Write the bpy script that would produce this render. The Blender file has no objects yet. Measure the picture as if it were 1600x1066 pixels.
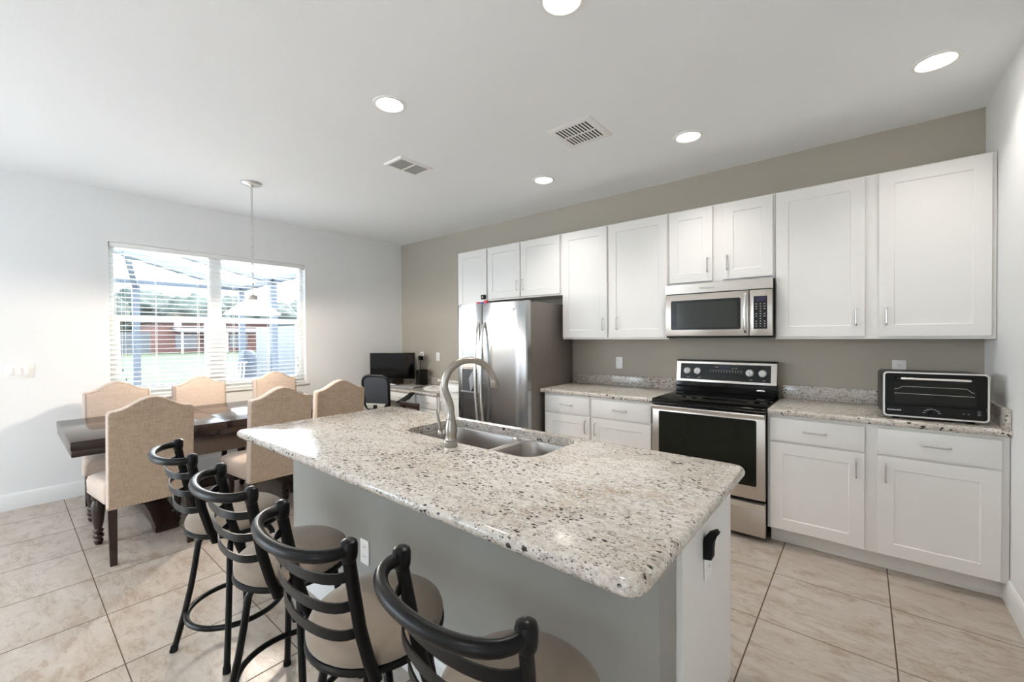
import bpy, bmesh, math, random
from mathutils import Vector, Matrix, noise as mnoise

random.seed(7)
PI = math.pi
scene = bpy.context.scene
COL = scene.collection

# ------------------------------------------------------------------ camera
F_PX, YAW, PITCH, ROLL, EYE = 658.75, 0.6931, -0.0111, -0.0074, 1.411
cd = bpy.data.cameras.new('camera'); cam = bpy.data.objects.new('camera', cd); COL.objects.link(cam)
cd.sensor_fit = 'HORIZONTAL'; cd.sensor_width = 36.0; cd.lens = F_PX * 36.0 / 1600.0
cd.clip_start = 0.02; cd.clip_end = 300
_R = Vector((math.cos(YAW), math.sin(YAW), 0)); _Fh = Vector((-math.sin(YAW), math.cos(YAW), 0)); _Z = Vector((0, 0, 1))
_F = _Fh * math.cos(PITCH) + _Z * math.sin(PITCH); _U = _Z * math.cos(PITCH) - _Fh * math.sin(PITCH)
_X = _R * math.cos(ROLL) + _U * math.sin(ROLL); _Y = _U * math.cos(ROLL) - _R * math.sin(ROLL)
_m = Matrix(((_X.x, _Y.x, -_F.x, 0), (_X.y, _Y.y, -_F.y, 0), (_X.z, _Y.z, -_F.z, EYE), (0, 0, 0, 1)))
cam.matrix_world = _m
scene.camera = cam

# ------------------------------------------------------------------ world, view, light levels
SKY = 4.0            # hazy bright sky
SUN = 7           # sun standing over the house, on the patio and lawn
CAN_W = 1.75          # each recessed lamp
CAN_EMIT = 5
PENDANT_W = 21
w = bpy.data.worlds.new('sky'); scene.world = w; w.use_nodes = True
bg = w.node_tree.nodes['Background']
bg.inputs['Color'].default_value = (0.76, 0.885, 1.0, 1); bg.inputs['Strength'].default_value = SKY
sd_ = bpy.data.lights.new('sun', 'SUN'); sd_.energy = SUN; sd_.angle = math.radians(3); sd_.color = (1.0, 0.98, 0.96)
sun = bpy.data.objects.new('sun', sd_); COL.objects.link(sun); sun.location = (6, 2, 12)
sun.rotation_euler = Vector((0.0, 0.70, 0.71)).to_track_quat('Z', 'Y').to_euler()
vs = scene.view_settings
scene.display_settings.display_device = 'sRGB'
vs.view_transform = 'Standard'; vs.look = 'None'; vs.exposure = 1.7; vs.gamma = 1.0; vs.use_curve_mapping = False
scene.cycles.max_bounces = 16; scene.cycles.diffuse_bounces = 12; scene.cycles.glossy_bounces = 5
scene.cycles.transparent_max_bounces = 16; scene.cycles.sample_clamp_indirect = 6.0
scene.cycles.caustics_reflective = False; scene.cycles.caustics_refractive = False

# room dimensions (metres; x along the cabinet wall, y towards it)
XL, XR, YB, YR, ZC = -5.436, 0.588, 3.905, -3.6, 2.81

# ------------------------------------------------------------------ materials
def mat(name, color=(0.8, 0.8, 0.8), rough=0.5, metal=0.0, spec=0.5, emit=None, estr=0.0, coat=0.0):
    m = bpy.data.materials.new(name); m.use_nodes = True
    b = m.node_tree.nodes['Principled BSDF']
    b.inputs['Base Color'].default_value = (*color, 1); b.inputs['Roughness'].default_value = rough
    b.inputs['Metallic'].default_value = metal; b.inputs['Specular IOR Level'].default_value = spec
    b.inputs['Coat Weight'].default_value = coat
    if emit:
        b.inputs['Emission Color'].default_value = (*emit, 1); b.inputs['Emission Strength'].default_value = estr
    return m

class NT:
    def __init__(s, m): s.t = m.node_tree; s.b = s.t.nodes['Principled BSDF']; s.m = m
    def n(s, typ, **kw):
        nd = s.t.nodes.new(typ)
        for k, v in kw.items(): setattr(nd, k, v)
        return nd
    def l(s, a, b): s.t.links.new(a, b)
    def coord(s, scale=(1, 1, 1), kind='Object', rot=(0, 0, 0)):
        tc = s.n('ShaderNodeTexCoord'); mp = s.n('ShaderNodeMapping')
        mp.inputs['Scale'].default_value = scale; mp.inputs['Rotation'].default_value = rot
        s.l(tc.outputs[kind], mp.inputs['Vector']); return mp.outputs['Vector']
    def noise(s, vec, scale, detail=4, rough=0.55, dist=0.0):
        nd = s.n('ShaderNodeTexNoise'); nd.inputs['Scale'].default_value = scale
        nd.inputs['Detail'].default_value = detail; nd.inputs['Roughness'].default_value = rough
        nd.inputs['Distortion'].default_value = dist
        s.l(vec, nd.inputs['Vector']); return nd.outputs['Fac']
    def voro(s, vec, scale, feature='F1', rnd=1.0):
        nd = s.n('ShaderNodeTexVoronoi'); nd.feature = feature; nd.inputs['Scale'].default_value = scale
        nd.inputs['Randomness'].default_value = rnd
        s.l(vec, nd.inputs['Vector']); return nd
    def ramp(s, fac, stops, interp='LINEAR'):
        nd = s.n('ShaderNodeValToRGB'); nd.color_ramp.interpolation = interp
        e = nd.color_ramp.elements
        while len(e) < len(stops): e.new(0.5)
        for i, (p, c) in enumerate(stops):
            e[i].position = p; e[i].color = (c, c, c, 1) if isinstance(c, (int, float)) else (*c, 1)
        s.l(fac, nd.inputs['Fac']); return nd.outputs['Color']
    def mix(s, fac, a, b, blend='MIX'):
        nd = s.n('ShaderNodeMix', data_type='RGBA', blend_type=blend)
        for inp, v in ((nd.inputs[0], fac), (nd.inputs[6], a), (nd.inputs[7], b)):
            if isinstance(v, (int, float)): inp.default_value = v
            elif isinstance(v, tuple): inp.default_value = (*v, 1)
            else: s.l(v, inp)
        return nd.outputs[2]
    def math(s, op, a, b=None):
        nd = s.n('ShaderNodeMath', operation=op)
        for i, v in enumerate((a, b)):
            if v is None: continue
            if isinstance(v, (int, float)): nd.inputs[i].default_value = v
            else: s.l(v, nd.inputs[i])
        return nd.outputs[0]
    def bump(s, h, strength=0.2, dist=0.01):
        nd = s.n('ShaderNodeBump'); nd.inputs['Strength'].default_value = strength; nd.inputs['Distance'].default_value = dist
        s.l(h, nd.inputs['Height']); s.l(nd.outputs['Normal'], s.b.inputs['Normal'])
    def color(s, c): s.l(c, s.b.inputs['Base Color'])

def paint(name, color, rough=0.6, bscale=160, bstr=0.12):
    m = mat(name, color, rough, spec=0.3); t = NT(m); v = t.coord()
    n = t.noise(v, bscale, 3); t.bump(n, bstr, 0.002)
    n2 = t.noise(v, 1.3, 2)
    t.color(t.mix(t.ramp(n2, [(0.3, 0.0), (0.7, 1.0)]), tuple(c * 0.985 for c in color), color)); return m

def granite():
    m = mat('granite', rough=0.13, spec=0.45); t = NT(m)
    v = t.coord((0.7, 1.35, 1.2), rot=(0, 0, 0.12)); u = t.coord((1, 1, 1))
    c = t.mix(t.ramp(t.noise(v, 4, 4, 0.6, 0.5), [(0.36, 0.0), (0.64, 1.0)]), (0.50, 0.435, 0.37), (0.56, 0.515, 0.46))
    grain = t.noise(u, 95, 3, 0.7)
    c = t.mix(t.ramp(grain, [(0.44, 0.0), (0.60, 1.0)]), c, (0.63, 0.60, 0.56))
    cell = t.voro(v, 70).outputs['Color']; sp = t.n('ShaderNodeSeparateColor'); t.l(cell, sp.inputs[0])
    c = t.mix(t.math('MULTIPLY', t.ramp(sp.outputs[0], [(0.60, 0.0), (0.66, 1.0)]), 0.45), c, (0.43, 0.375, 0.32))
    c = t.mix(t.math('MULTIPLY', t.ramp(t.noise(v, 46, 5, 0.75, 0.6), [(0.53, 0.0), (0.61, 1.0)]), 0.75), c, (0.29, 0.265, 0.245))
    tan = t.ramp(t.noise(v, 2.6, 3, 0.6, 0.6), [(0.54, 0.0), (0.70, 1.0)]); tf = t.ramp(t.noise(v, 55, 4, 0.7), [(0.44, 0.0), (0.60, 1.0)])
    c = t.mix(t.math('MULTIPLY', t.math('MULTIPLY', tan, tf), 0.8), c, (0.30, 0.215, 0.13))
    br = t.ramp(t.noise(v, 85, 3, 0.6, 0.4), [(0.635, 0.0), (0.67, 1.0)])
    c = t.mix(t.math('MULTIPLY', br, 0.85), c, (0.13, 0.095, 0.075))
    def specks(scale, thr, gs, lo):
        d = t.voro(t.coord((0.8, 1.3, 1.15), rot=(0, 0, 0.2)), scale).outputs['Distance']
        # ragged spots: distance disturbed by fine noise
        d = t.math('ADD', d, t.math('MULTIPLY', t.math('SUBTRACT', t.noise(u, scale * 3.2, 2), 0.5), 0.35))
        return t.math('MULTIPLY', t.ramp(d, [(thr, 1.0), (thr + 0.05, 0.0)]), t.ramp(t.noise(v, gs, 4, 0.7), [(lo, 0.0), (lo + 0.05, 1.0)]))
    c = t.mix(specks(30, 0.21, 6, 0.545), c, (0.03, 0.026, 0.023))
    c = t.mix(specks(52, 0.25, 9, 0.50), c, (0.022, 0.019, 0.017))
    c = t.mix(t.math('MULTIPLY', specks(110, 0.24, 16, 0.47), 0.9), c, (0.04, 0.034, 0.03))
    t.color(c); return m

def tile_floor():
    S, OX, OY = 0.515, -0.399, 2.892
    m = mat('travertine_tile', rough=0.28, spec=0.45); t = NT(m)
    tc = t.n('ShaderNodeTexCoord'); sx = t.n('ShaderNodeSeparateXYZ'); t.l(tc.outputs['Object'], sx.inputs[0])
    def edge(o, off):
        q = t.math('DIVIDE', t.math('SUBTRACT', o, off), S); fr = t.math('FRACT', q)
        d = t.math('MINIMUM', fr, t.math('SUBTRACT', 1.0, fr)); return t.math('MULTIPLY', d, S), t.math('FLOOR', q)
    dx, ix = edge(sx.outputs[0], OX); dy, iy = edge(sx.outputs[1], OY)
    grout = t.math('MAXIMUM', t.math('LESS_THAN', dx, 0.0029), t.math('LESS_THAN', dy, 0.0021))
    cb = t.n('ShaderNodeCombineXYZ'); t.l(ix, cb.inputs[0]); t.l(iy, cb.inputs[1])
    wn = t.n('ShaderNodeTexWhiteNoise'); t.l(cb.outputs[0], wn.inputs['Vector'])
    off = t.n('ShaderNodeVectorMath', operation='SCALE'); t.l(wn.outputs['Color'], off.inputs[0]); off.inputs['Scale'].default_value = 7.0
    ad = t.n('ShaderNodeVectorMath', operation='ADD'); t.l(off.outputs[0], ad.inputs[0]); t.l(tc.outputs['Object'], ad.inputs[1])
    mp = t.n('ShaderNodeMapping'); mp.inputs['Scale'].default_value = (1.0, 2.0, 1.0); t.l(ad.outputs[0], mp.inputs['Vector']); v = mp.outputs['Vector']
    n1 = t.noise(v, 2.6, 8, 0.68, 0.5); n2 = t.noise(v, 7.5, 9, 0.72, 0.5); n3 = t.noise(v, 75, 5, 0.75)
    c = t.mix(t.ramp(n1, [(0.34, 0.0), (0.66, 1.0)]), (0.385, 0.325, 0.27), (0.455, 0.41, 0.365))
    c = t.mix(t.math('MULTIPLY', t.ramp(n2, [(0.51, 0.0), (0.62, 1.0)]), 0.62), c, (0.275, 0.20, 0.142))
    c = t.mix(t.math('MULTIPLY', t.ramp(n2, [(0.32, 1.0), (0.46, 0.0)]), 0.5), c, (0.51, 0.475, 0.44))
    c = t.mix(t.math('MULTIPLY', t.ramp(n3, [(0.62, 0.0), (0.70, 1.0)]), 0.35), c, (0.30, 0.22, 0.16))
    mp2 = t.n('ShaderNodeMapping'); mp2.inputs['Scale'].default_value = (0.8, 3.0, 1.0); t.l(ad.outputs[0], mp2.inputs['Vector'])
    vn = t.math('ABSOLUTE', t.math('SUBTRACT', t.noise(mp2.outputs['Vector'], 5.0, 9, 0.68, 0.8), 0.5))
    gate = t.ramp(t.noise(v, 1.7, 3, 0.6), [(0.42, 0.0), (0.60, 1.0)])
    c = t.mix(t.math('MULTIPLY', t.math('MULTIPLY', t.ramp(vn, [(0.0, 1.0), (0.035, 0.0)]), gate), 0.55), c, (0.25, 0.18, 0.125))
    t.color(t.mix(grout, c, (0.085, 0.055, 0.035)))
    t.l(t.math('ADD', t.math('MULTIPLY', grout, 0.5), t.math('ADD', 0.25, t.math('MULTIPLY', n2, 0.12))), t.b.inputs['Roughness'])
    t.bump(t.math('SUBTRACT', t.math('MULTIPLY', n2, 0.15), grout), 0.25, 0.002)
    return m

def steel(name, color, rough, direction='x', str_=0.06):
    m = mat(name, color, rough, 1.0); t = NT(m)
    sc = {'x': (2, 300, 300), 'z': (300, 300, 2)}[direction]
    n = t.noise(t.coord(sc), 1.0, 3, 0.6)
    t.l(t.math('ADD', rough - 0.05, t.math('MULTIPLY', n, 0.10)), t.b.inputs['Roughness'])
    t.bump(n, str_, 0.0006); return m

def linen(name, c1, c2, sc=260):
    m = mat(name, c1, 0.9, spec=0.15); t = NT(m)
    a = t.noise(t.coord((sc, sc, sc * 0.08)), 1.0, 2); b = t.noise(t.coord((sc * 0.07, sc * 0.07, sc)), 1.0, 2)
    f = t.math('MULTIPLY', t.math('ADD', a, b), 0.5)
    t.color(t.mix(t.ramp(f, [(0.40, 0.0), (0.60, 1.0)]), c1, c2)); t.bump(f, 0.25, 0.002)
    b2 = t.b.inputs['Sheen Weight']; b2.default_value = 0.15; return m

def wood(name, c1, c2, rough=0.25):
    m = mat(name, c1, rough, spec=0.5); t = NT(m)
    n = t.noise(t.coord((9, 1.2, 9)), 3.0, 6, 0.6, 1.2)
    t.color(t.mix(t.ramp(n, [(0.35, 0.0), (0.65, 1.0)]), c1, c2)); return m

def fabric(name, c1, c2, rough=0.85):
    m = mat(name, c1, rough, spec=0.2); t = NT(m)
    n = t.noise(t.coord(), 5, 4, 0.6); n2 = t.noise(t.coord(), 420, 2)
    t.color(t.mix(t.ramp(n, [(0.35, 0.0), (0.65, 1.0)]), c1, c2)); t.bump(n2, 0.15, 0.001)
    t.b.inputs['Sheen Weight'].default_value = 0.25; return m

def glass_mat(name, tint=(1, 1, 1), gloss=0.06):
    m = bpy.data.materials.new(name); m.use_nodes = True; nt = m.node_tree
    for n in list(nt.nodes):
        if n.type != 'OUTPUT_MATERIAL': nt.nodes.remove(n)
    out = [n for n in nt.nodes if n.type == 'OUTPUT_MATERIAL'][0]
    tr = nt.nodes.new('ShaderNodeBsdfTransparent'); tr.inputs[0].default_value = (*tint, 1)
    gl = nt.nodes.new('ShaderNodeBsdfGlossy'); gl.inputs['Roughness'].default_value = 0.02
    lw = nt.nodes.new('ShaderNodeLayerWeight'); lw.inputs['Blend'].default_value = 0.15
    mu = nt.nodes.new('ShaderNodeMath'); mu.operation = 'MULTIPLY_ADD'; mu.inputs[1].default_value = 0.5; mu.inputs[2].default_value = gloss
    nt.links.new(lw.outputs['Fresnel'], mu.inputs[0])
    mx = nt.nodes.new('ShaderNodeMixShader'); nt.links.new(mu.outputs[0], mx.inputs[0])
    nt.links.new(tr.outputs[0], mx.inputs[1]); nt.links.new(gl.outputs[0], mx.inputs[2]); nt.links.new(mx.outputs[0], out.inputs['Surface'])
    return m

def leaf_mat(name, c1, c2, sc=3):
    m = mat(name, c1, 0.8, spec=0.2); t = NT(m); n = t.noise(t.coord(), sc, 6, 0.7)
    t.color(t.mix(t.ramp(n, [(0.38, 0.0), (0.62, 1.0)]), c1, c2)); return m

M = {}
M['wall'] = paint('white_wall_paint', (0.79, 0.795, 0.795))
M['taupe'] = paint('taupe_wall_paint', (0.42, 0.385, 0.325))
M['ceiling'] = paint('ceiling_paint', (0.85, 0.86, 0.87), 0.8, 70, 0.35)
M['island_paint'] = paint('grey_island_paint', (0.30, 0.29, 0.265))
M['trim'] = mat('white_trim', (0.74, 0.74, 0.735), 0.4)
M['cab'] = mat('white_cabinet_paint', (0.76, 0.745, 0.72), 0.38, spec=0.4)
M['plate'] = mat('white_plastic', (0.82, 0.81, 0.79), 0.35)
M['granite'] = granite(); M['floor'] = tile_floor()
M['nickel'] = steel('brushed_nickel', (0.35, 0.32, 0.285), 0.30, 'z', 0.03)
M['handle'] = mat('satin_nickel_pull', (0.60, 0.59, 0.57), 0.28, 1.0)
M['steel'] = steel('stainless_steel', (0.43, 0.438, 0.442), 0.22, 'z', 0.35)
M['steel_warm'] = steel('stainless_appliance', (0.58, 0.53, 0.48), 0.30, 'x')
M['steel_bright'] = mat('polished_steel', (0.78, 0.77, 0.75), 0.22, 1.0)
M['sink'] = steel('sink_steel', (0.42, 0.39, 0.36), 0.34, 'x', 0.03)
M['fridge_side'] = mat('fridge_side_paint', (0.175, 0.155, 0.135), 0.45, 0.25)
M['black_gloss'] = mat('black_glass', (0.002, 0.002, 0.002), 0.06, spec=0.28)
M['oven_glass'] = mat('oven_window_glass', (0.0075, 0.009, 0.006), 0.08, spec=0.3)
M['micro_glass'] = mat('microwave_window', (0.026, 0.029, 0.025), 0.12, spec=0.4)
M['dark_panel'] = mat('dark_grey_panel', (0.011, 0.012, 0.0115), 0.25, spec=0.3)
M['black'] = mat('black_plastic', (0.004, 0.004, 0.004), 0.35, spec=0.3)
M['black_matte'] = mat('black_matte', (0.004, 0.004, 0.0045), 0.7, spec=0.2)
M['rubber'] = mat('black_rubber', (0.005, 0.005, 0.005), 0.8, spec=0.2)
M['cap_metal'] = mat('pale_nickel_cap', (0.52, 0.48, 0.45), 0.4, 0.3)
M['display'] = mat('dark_blue_display', (0.02, 0.016, 0.05), 0.2)
M['marks'] = mat('pale_print', (0.42, 0.42, 0.42), 0.5)
M['white_print'] = mat('white_print', (0.85, 0.85, 0.83), 0.5)
M['stool_metal'] = mat('dark_bronze_metal', (0.0028, 0.0027, 0.0028), 0.33, 0.0, 0.22)
M['suede'] = fabric('taupe_suede', (0.205, 0.158, 0.118), (0.25, 0.20, 0.155))
M['linen'] = linen('cream_linen', (0.49, 0.385, 0.315), (0.57, 0.47, 0.395))
M['burlap'] = linen('tan_linen', (0.36, 0.265, 0.19), (0.47, 0.36, 0.27))
M['nail'] = mat('pewter_nailhead', (0.55, 0.48, 0.40), 0.3, 1.0)
M['wood'] = wood('dark_table_wood', (0.012, 0.006, 0.005), (0.026, 0.011, 0.008), 0.14)
M['legwood'] = wood('dark_leg_wood', (0.016, 0.008, 0.006), (0.032, 0.014, 0.009), 0.3)
M['vent_dark'] = mat('dark_duct', (0.01, 0.01, 0.01), 0.8)
M['vent_grey'] = mat('grey_louvre', (0.40, 0.40, 0.38), 0.6)
M['lamp_on'] = mat('lit_lamp', (1, 1, 1), 0.5, emit=(1.0, 0.95, 0.87), estr=CAN_EMIT)
M['glass'] = glass_mat('window_glass')
M['slat'] = mat('white_slat', (0.82, 0.82, 0.80), 0.35)
M['mesh'] = mat('blue_grey_mesh', (0.020, 0.024, 0.031), 0.6)
M['grey_plastic'] = mat('grey_plastic', (0.25, 0.26, 0.28), 0.4)
M['cage'] = mat('bronze_aluminium', (0.03, 0.04, 0.055), 0.5)
M['red'] = mat('red_plastic', (0.6, 0.03, 0.05), 0.4)
M['blue'] = mat('blue_plastic', (0.03, 0.05, 0.45), 0.4)

# ------------------------------------------------------------------ mesh builder
class MB:
    def __init__(s): s.bm = bmesh.new()
    def _v(s, p): return s.bm.verts.new(p)
    def box(s, x0, x1, y0, y1, z0, z1, bev=0.0, seg=2):
        x0, x1 = sorted((x0, x1)); y0, y1 = sorted((y0, y1)); z0, z1 = sorted((z0, z1))
        v = [s._v((x, y, z)) for x in (x0, x1) for y in (y0, y1) for z in (z0, z1)]
        fs = [s.bm.faces.new([v[i] for i in q]) for q in ((0, 1, 3, 2), (4, 6, 7, 5), (0, 4, 5, 1), (2, 3, 7, 6), (0, 2, 6, 4), (1, 5, 7, 3))]
        if bev:
            es = list({e for f in fs for e in f.edges})
            bmesh.ops.bevel(s.bm, geom=es, offset=bev, segments=seg, profile=0.5, affect='EDGES')
        return s
    def obox(s, c, ax, ay, az, bev=0.0, seg=2):
        """box from centre and three half-axis vectors"""
        c, ax, ay, az = Vector(c), Vector(ax), Vector(ay), Vector(az)
        v = [s._v(c + ax * i + ay * j + az * k) for i in (-1, 1) for j in (-1, 1) for k in (-1, 1)]
        fs = [s.bm.faces.new([v[i] for i in q]) for q in ((0, 1, 3, 2), (4, 6, 7, 5), (0, 4, 5, 1), (2, 3, 7, 6), (0, 2, 6, 4), (1, 5, 7, 3))]
        if bev:
            bmesh.ops.bevel(s.bm, geom=list({e for f in fs for e in f.edges}), offset=bev, segments=seg, profile=0.5, affect='EDGES')
        return s
    def loft(s, rings, cap0=True, cap1=True, closed=True):
        rv = [[s._v(p) for p in r] for r in rings]; n = len(rv[0])
        for a, b in zip(rv, rv[1:]):
            for i in range(n if closed else n - 1):
                j = (i + 1) % n; s.bm.faces.new((a[i], a[j], b[j], b[i]))
        if cap0: s.bm.faces.new(rv[0][::-1])
        if cap1: s.bm.faces.new(rv[-1])
        return rv
    def lathe(s, prof, c=(0, 0, 0), n=24, cap0=True, cap1=True):
        s.loft([[(c[0] + r * math.cos(2 * PI * i / n), c[1] + r * math.sin(2 * PI * i / n), c[2] + z) for i in range(n)] for r, z in prof], cap0, cap1); return s
    def cyl(s, p0, p1, r0, r1=None, n=16): return s.tube([p0, p1], [r0, r0 if r1 is None else r1], n)
    def tube(s, pts, r, n=10, closed=False, sect=None):
        pts = [Vector(p) for p in pts]; k = len(pts)
        rs = r if isinstance(r, (list, tuple)) else [r] * k
        tang = []
        for i in range(k):
            a = pts[(i - 1) % k] if (closed or i > 0) else pts[i]; b = pts[(i + 1) % k] if (closed or i < k - 1) else pts[i]
            tang.append((b - a).normalized())
        up = Vector((0, 0, 1)) if abs(tang[0].z) < 0.9 else Vector((0, 1, 0))
        u = (up - tang[0] * up.dot(tang[0])).normalized(); rings = []
        for i in range(k):
            u = (u - tang[i] * u.dot(tang[i])).normalized(); v = tang[i].cross(u)
            sc = sect or [(math.cos(2 * PI * q / n), math.sin(2 * PI * q / n)) for q in range(n)]
            rings.append([pts[i] + u * (a * rs[i]) + v * (b * rs[i]) for a, b in sc])
        if closed: s.loft(rings + [rings[0]], False, False); bmesh.ops.remove_doubles(s.bm, verts=s.bm.verts[:], dist=1e-6)
        else: s.loft(rings)
        return s
    def band(s, pts, hw, th):
        """flat strip swept along pts: half width along z, thickness across"""
        pts = [Vector(p) for p in pts]; k = len(pts); rings = []
        for i in range(k):
            t = (pts[min(i + 1, k - 1)] - pts[max(i - 1, 0)]).normalized(); nrm = Vector((0, 0, 1)).cross(t).normalized(); z = t.cross(nrm)
            p = pts[i]; rings.append([p + z * hw + nrm * th, p - z * hw + nrm * th, p - z * hw - nrm * th, p + z * hw - nrm * th])
        s.loft(rings); return s
    def prism(s, poly, plane, a, b, bev=0.0, seg=2):
        """2D outline extruded along the third axis from a to b"""
        def P(p, h): return {'xy': (p[0], p[1], h), 'xz': (p[0], h, p[1]), 'yz': (h, p[0], p[1])}[plane]
        r0 = [s._v(P(p, a)) for p in poly]; r1 = [s._v(P(p, b)) for p in poly]; n = len(poly)
        f0 = s.bm.faces.new(r0[::-1]); f1 = s.bm.faces.new(r1)
        for i in range(n):
            j = (i + 1) % n; s.bm.faces.new((r0[i], r0[j], r1[j], r1[i]))
        if bev:
            bmesh.ops.bevel(s.bm, geom=list(f0.edges) + list(f1.edges), offset=bev, segments=seg, profile=0.5, affect='EDGES')
        return s
    def ball(s, c, r, sc=(1, 1, 1), u=12, v=8):
        mtx = Matrix.Translation(c) @ Matrix.Diagonal((r * sc[0], r * sc[1], r * sc[2], 1))
        bmesh.ops.create_uvsphere(s.bm, u_segments=u, v_segments=v, radius=1.0, matrix=mtx); return s
    def shaker(s, x0, x1, z0, z1, yf, th=0.02, rail=0.072, rec=0.005):
        """cabinet door facing -y with a recessed panel"""
        b = yf + th; e = 0.002
        o = [(x0 + e, yf, z0 + e), (x1 - e, yf, z0 + e), (x1 - e, yf, z1 - e), (x0 + e, yf, z1 - e)]
        o2 = [(x0, yf + e, z0), (x1, yf + e, z0), (x1, yf + e, z1), (x0, yf + e, z1)]
        bk = [(x0, b, z0), (x1, b, z0), (x1, b, z1), (x0, b, z1)]
        i1 = [(x0 + rail, yf, z0 + rail), (x1 - rail, yf, z0 + rail), (x1 - rail, yf, z1 - rail), (x0 + rail, yf, z1 - rail)]
        q = rail + 0.005
        i2 = [(x0 + q, yf + rec, z0 + q), (x1 - q, yf + rec, z0 + q), (x1 - q, yf + rec, z1 - q), (x0 + q, yf + rec, z1 - q)]
        s.loft([bk, o2, o, i1, i2]); return s
    def add(s, other_fn, *a, **k): other_fn(s, *a, **k); return s
    def xform(s, mtx): bmesh.ops.transform(s.bm, matrix=mtx, verts=s.bm.verts[:]); return s

def root_loc(o):
    v = Vector((0, 0, 0))
    while o is not None: v += o.location; o = o.parent
    return v

def obj(name, mb, material, parent=None, angle=35, **props):
    bmesh.ops.recalc_face_normals(mb.bm, faces=mb.bm.faces[:])
    me = bpy.data.meshes.new(name)
    off = root_loc(parent)
    if off.length: bmesh.ops.translate(mb.bm, verts=mb.bm.verts[:], vec=-off)
    mb.bm.to_mesh(me); mb.bm.free()
    for p in me.polygons: p.use_smooth = True
    me.set_sharp_from_angle(angle=math.radians(angle))
    me.materials.append(M[material] if isinstance(material, str) else material)
    o = bpy.data.objects.new(name, me); COL.objects.link(o); o.parent = parent
    for k, v in props.items(): o[k] = v
    return o

def thing(name, label, cat, loc=(0, 0, 0), group=None):
    o = bpy.data.objects.new(name, None); COL.objects.link(o); o.location = loc; o.empty_display_size = 0.1
    o['label'] = label; o['category'] = cat
    if group: o['group'] = group
    return o

def tag(o, label, cat, group=None):
    o['label'] = label; o['category'] = cat
    if group: o['group'] = group
    return o

def struct(name, mb, material, parent=None, angle=35):
    o = obj(name, mb, material, parent, angle)
    if parent is None: o['kind'] = 'structure'
    return o

def dup(root, loc, rotz, label):
    r = root.copy(); COL.objects.link(r); r.location = loc; r.rotation_euler = (0, 0, rotz); r['label'] = label
    for ch in list(root.children):
        c = ch.copy(); COL.objects.link(c); c.parent = r
        for g in list(ch.children):
            d = g.copy(); COL.objects.link(d); d.parent = c
    return r

def text(name, body, size, material, parent, mtx, extrude=0.0004):
    cu = bpy.data.curves.new(name, 'FONT'); cu.body = body; cu.size = size; cu.extrude = extrude
    cu.align_x = 'CENTER'; cu.align_y = 'CENTER'; cu.materials.append(M[material])
    o = bpy.data.objects.new(name, cu); COL.objects.link(o); o.parent = parent
    o.matrix_local = Matrix.Translation(-root_loc(parent)) @ mtx
    me = bpy.data.meshes.new_from_object(o); mo = bpy.data.objects.new(name, me); COL.objects.link(mo)
    mo.parent = parent; mo.matrix_local = Matrix.Translation(-root_loc(parent)) @ mtx; bpy.data.objects.remove(o); bpy.data.curves.remove(cu); mo.name = name
    return mo
FACE_Y = Matrix.Rotation(PI / 2, 4, 'X')           # text lying in xz, read from -y

def arc(c, r, a0, a1, n, plane='xz'):
    out = []
    for i in range(n + 1):
        a = a0 + (a1 - a0) * i / n; out.append((c[0] + r * math.cos(a), c[1] + r * math.sin(a)))
    return out
def rrect(x0, x1, y0, y1, r, n=6):
    p = []
    for cx, cy, a in ((x1 - r, y1 - r, 0), (x0 + r, y1 - r, PI / 2), (x0 + r, y0 + r, PI), (x1 - r, y0 + r, 1.5 * PI)):
        p += arc((cx, cy), r, a, a + PI / 2, n)
    return p

# ================================================================== THE SETTING
WY0, WY1, WZ0, WZ1 = 0.632, 2.446, 0.848, 2.332       # window in the left wall
SY0, SY1, SZ1 = -3.45, -2.0, 2.35                     # unseen door opening added in the left wall to let daylight in
TH = 0.16
struct('floor', MB().box(XL - TH, XR + TH, YR - TH, YB + TH, -0.12, 0.0), 'floor')
struct('ceiling', MB().box(XL - TH, XR + TH, YR - TH, YB + TH, ZC, ZC + 0.12), 'ceiling')
struct('wall_back', MB().box(XL - TH, XR + TH, YB, YB + TH, 0, ZC), 'taupe')
QY0, QY1, QZ0, QZ1 = -3.3, -2.35, 0.3, 2.3             # unseen opening added in the right wall to light the room
struct('wall_right', MB().box(XR, XR + TH, QY1, YB, 0, ZC).box(XR, XR + TH, YR - TH, QY0, 0, ZC).box(XR, XR + TH, QY0, QY1, 0, QZ0).box(XR, XR + TH, QY0, QY1, QZ1, ZC), 'wall')
struct('added_window_3', MB().box(XR + 0.05, XR + 0.11, QY0, QY0 + 0.06, QZ0, QZ1).box(XR + 0.05, XR + 0.11, QY1 - 0.06, QY1, QZ0, QZ1).box(XR + 0.05, XR + 0.11, QY0 + 0.06, QY1 - 0.06, QZ0, QZ0 + 0.06)
       .box(XR + 0.05, XR + 0.11, QY0 + 0.06, QY1 - 0.06, QZ1 - 0.06, QZ1), 'trim')
b = MB()
b.box(XL - TH, XL, WY1, YB, 0, ZC).box(XL - TH, XL, WY0, WY1, 0, WZ0).box(XL - TH, XL, WY0, WY1, WZ1, ZC)
b.box(XL - TH, XL, SY1, WY0, 0, ZC).box(XL - TH, XL, SY0, SY1, SZ1, ZC).box(XL - TH, XL, YR, SY0, 0, ZC)
struct('wall_left', b, 'wall')
RW0, RW1 = -5.0, -3.6  # unseen rear wall opening, added for its daylight
b = MB()
b.box(XL - TH, RW0, YR - TH, YR, 0, ZC).box(RW1, XR, YR - TH, YR, 0, ZC).box(RW0, RW1, YR - TH, YR, 2.3, ZC).box(RW0, RW1, YR - TH, YR, 0, 0.25)
struct('wall_rear', b, 'wall')
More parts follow.
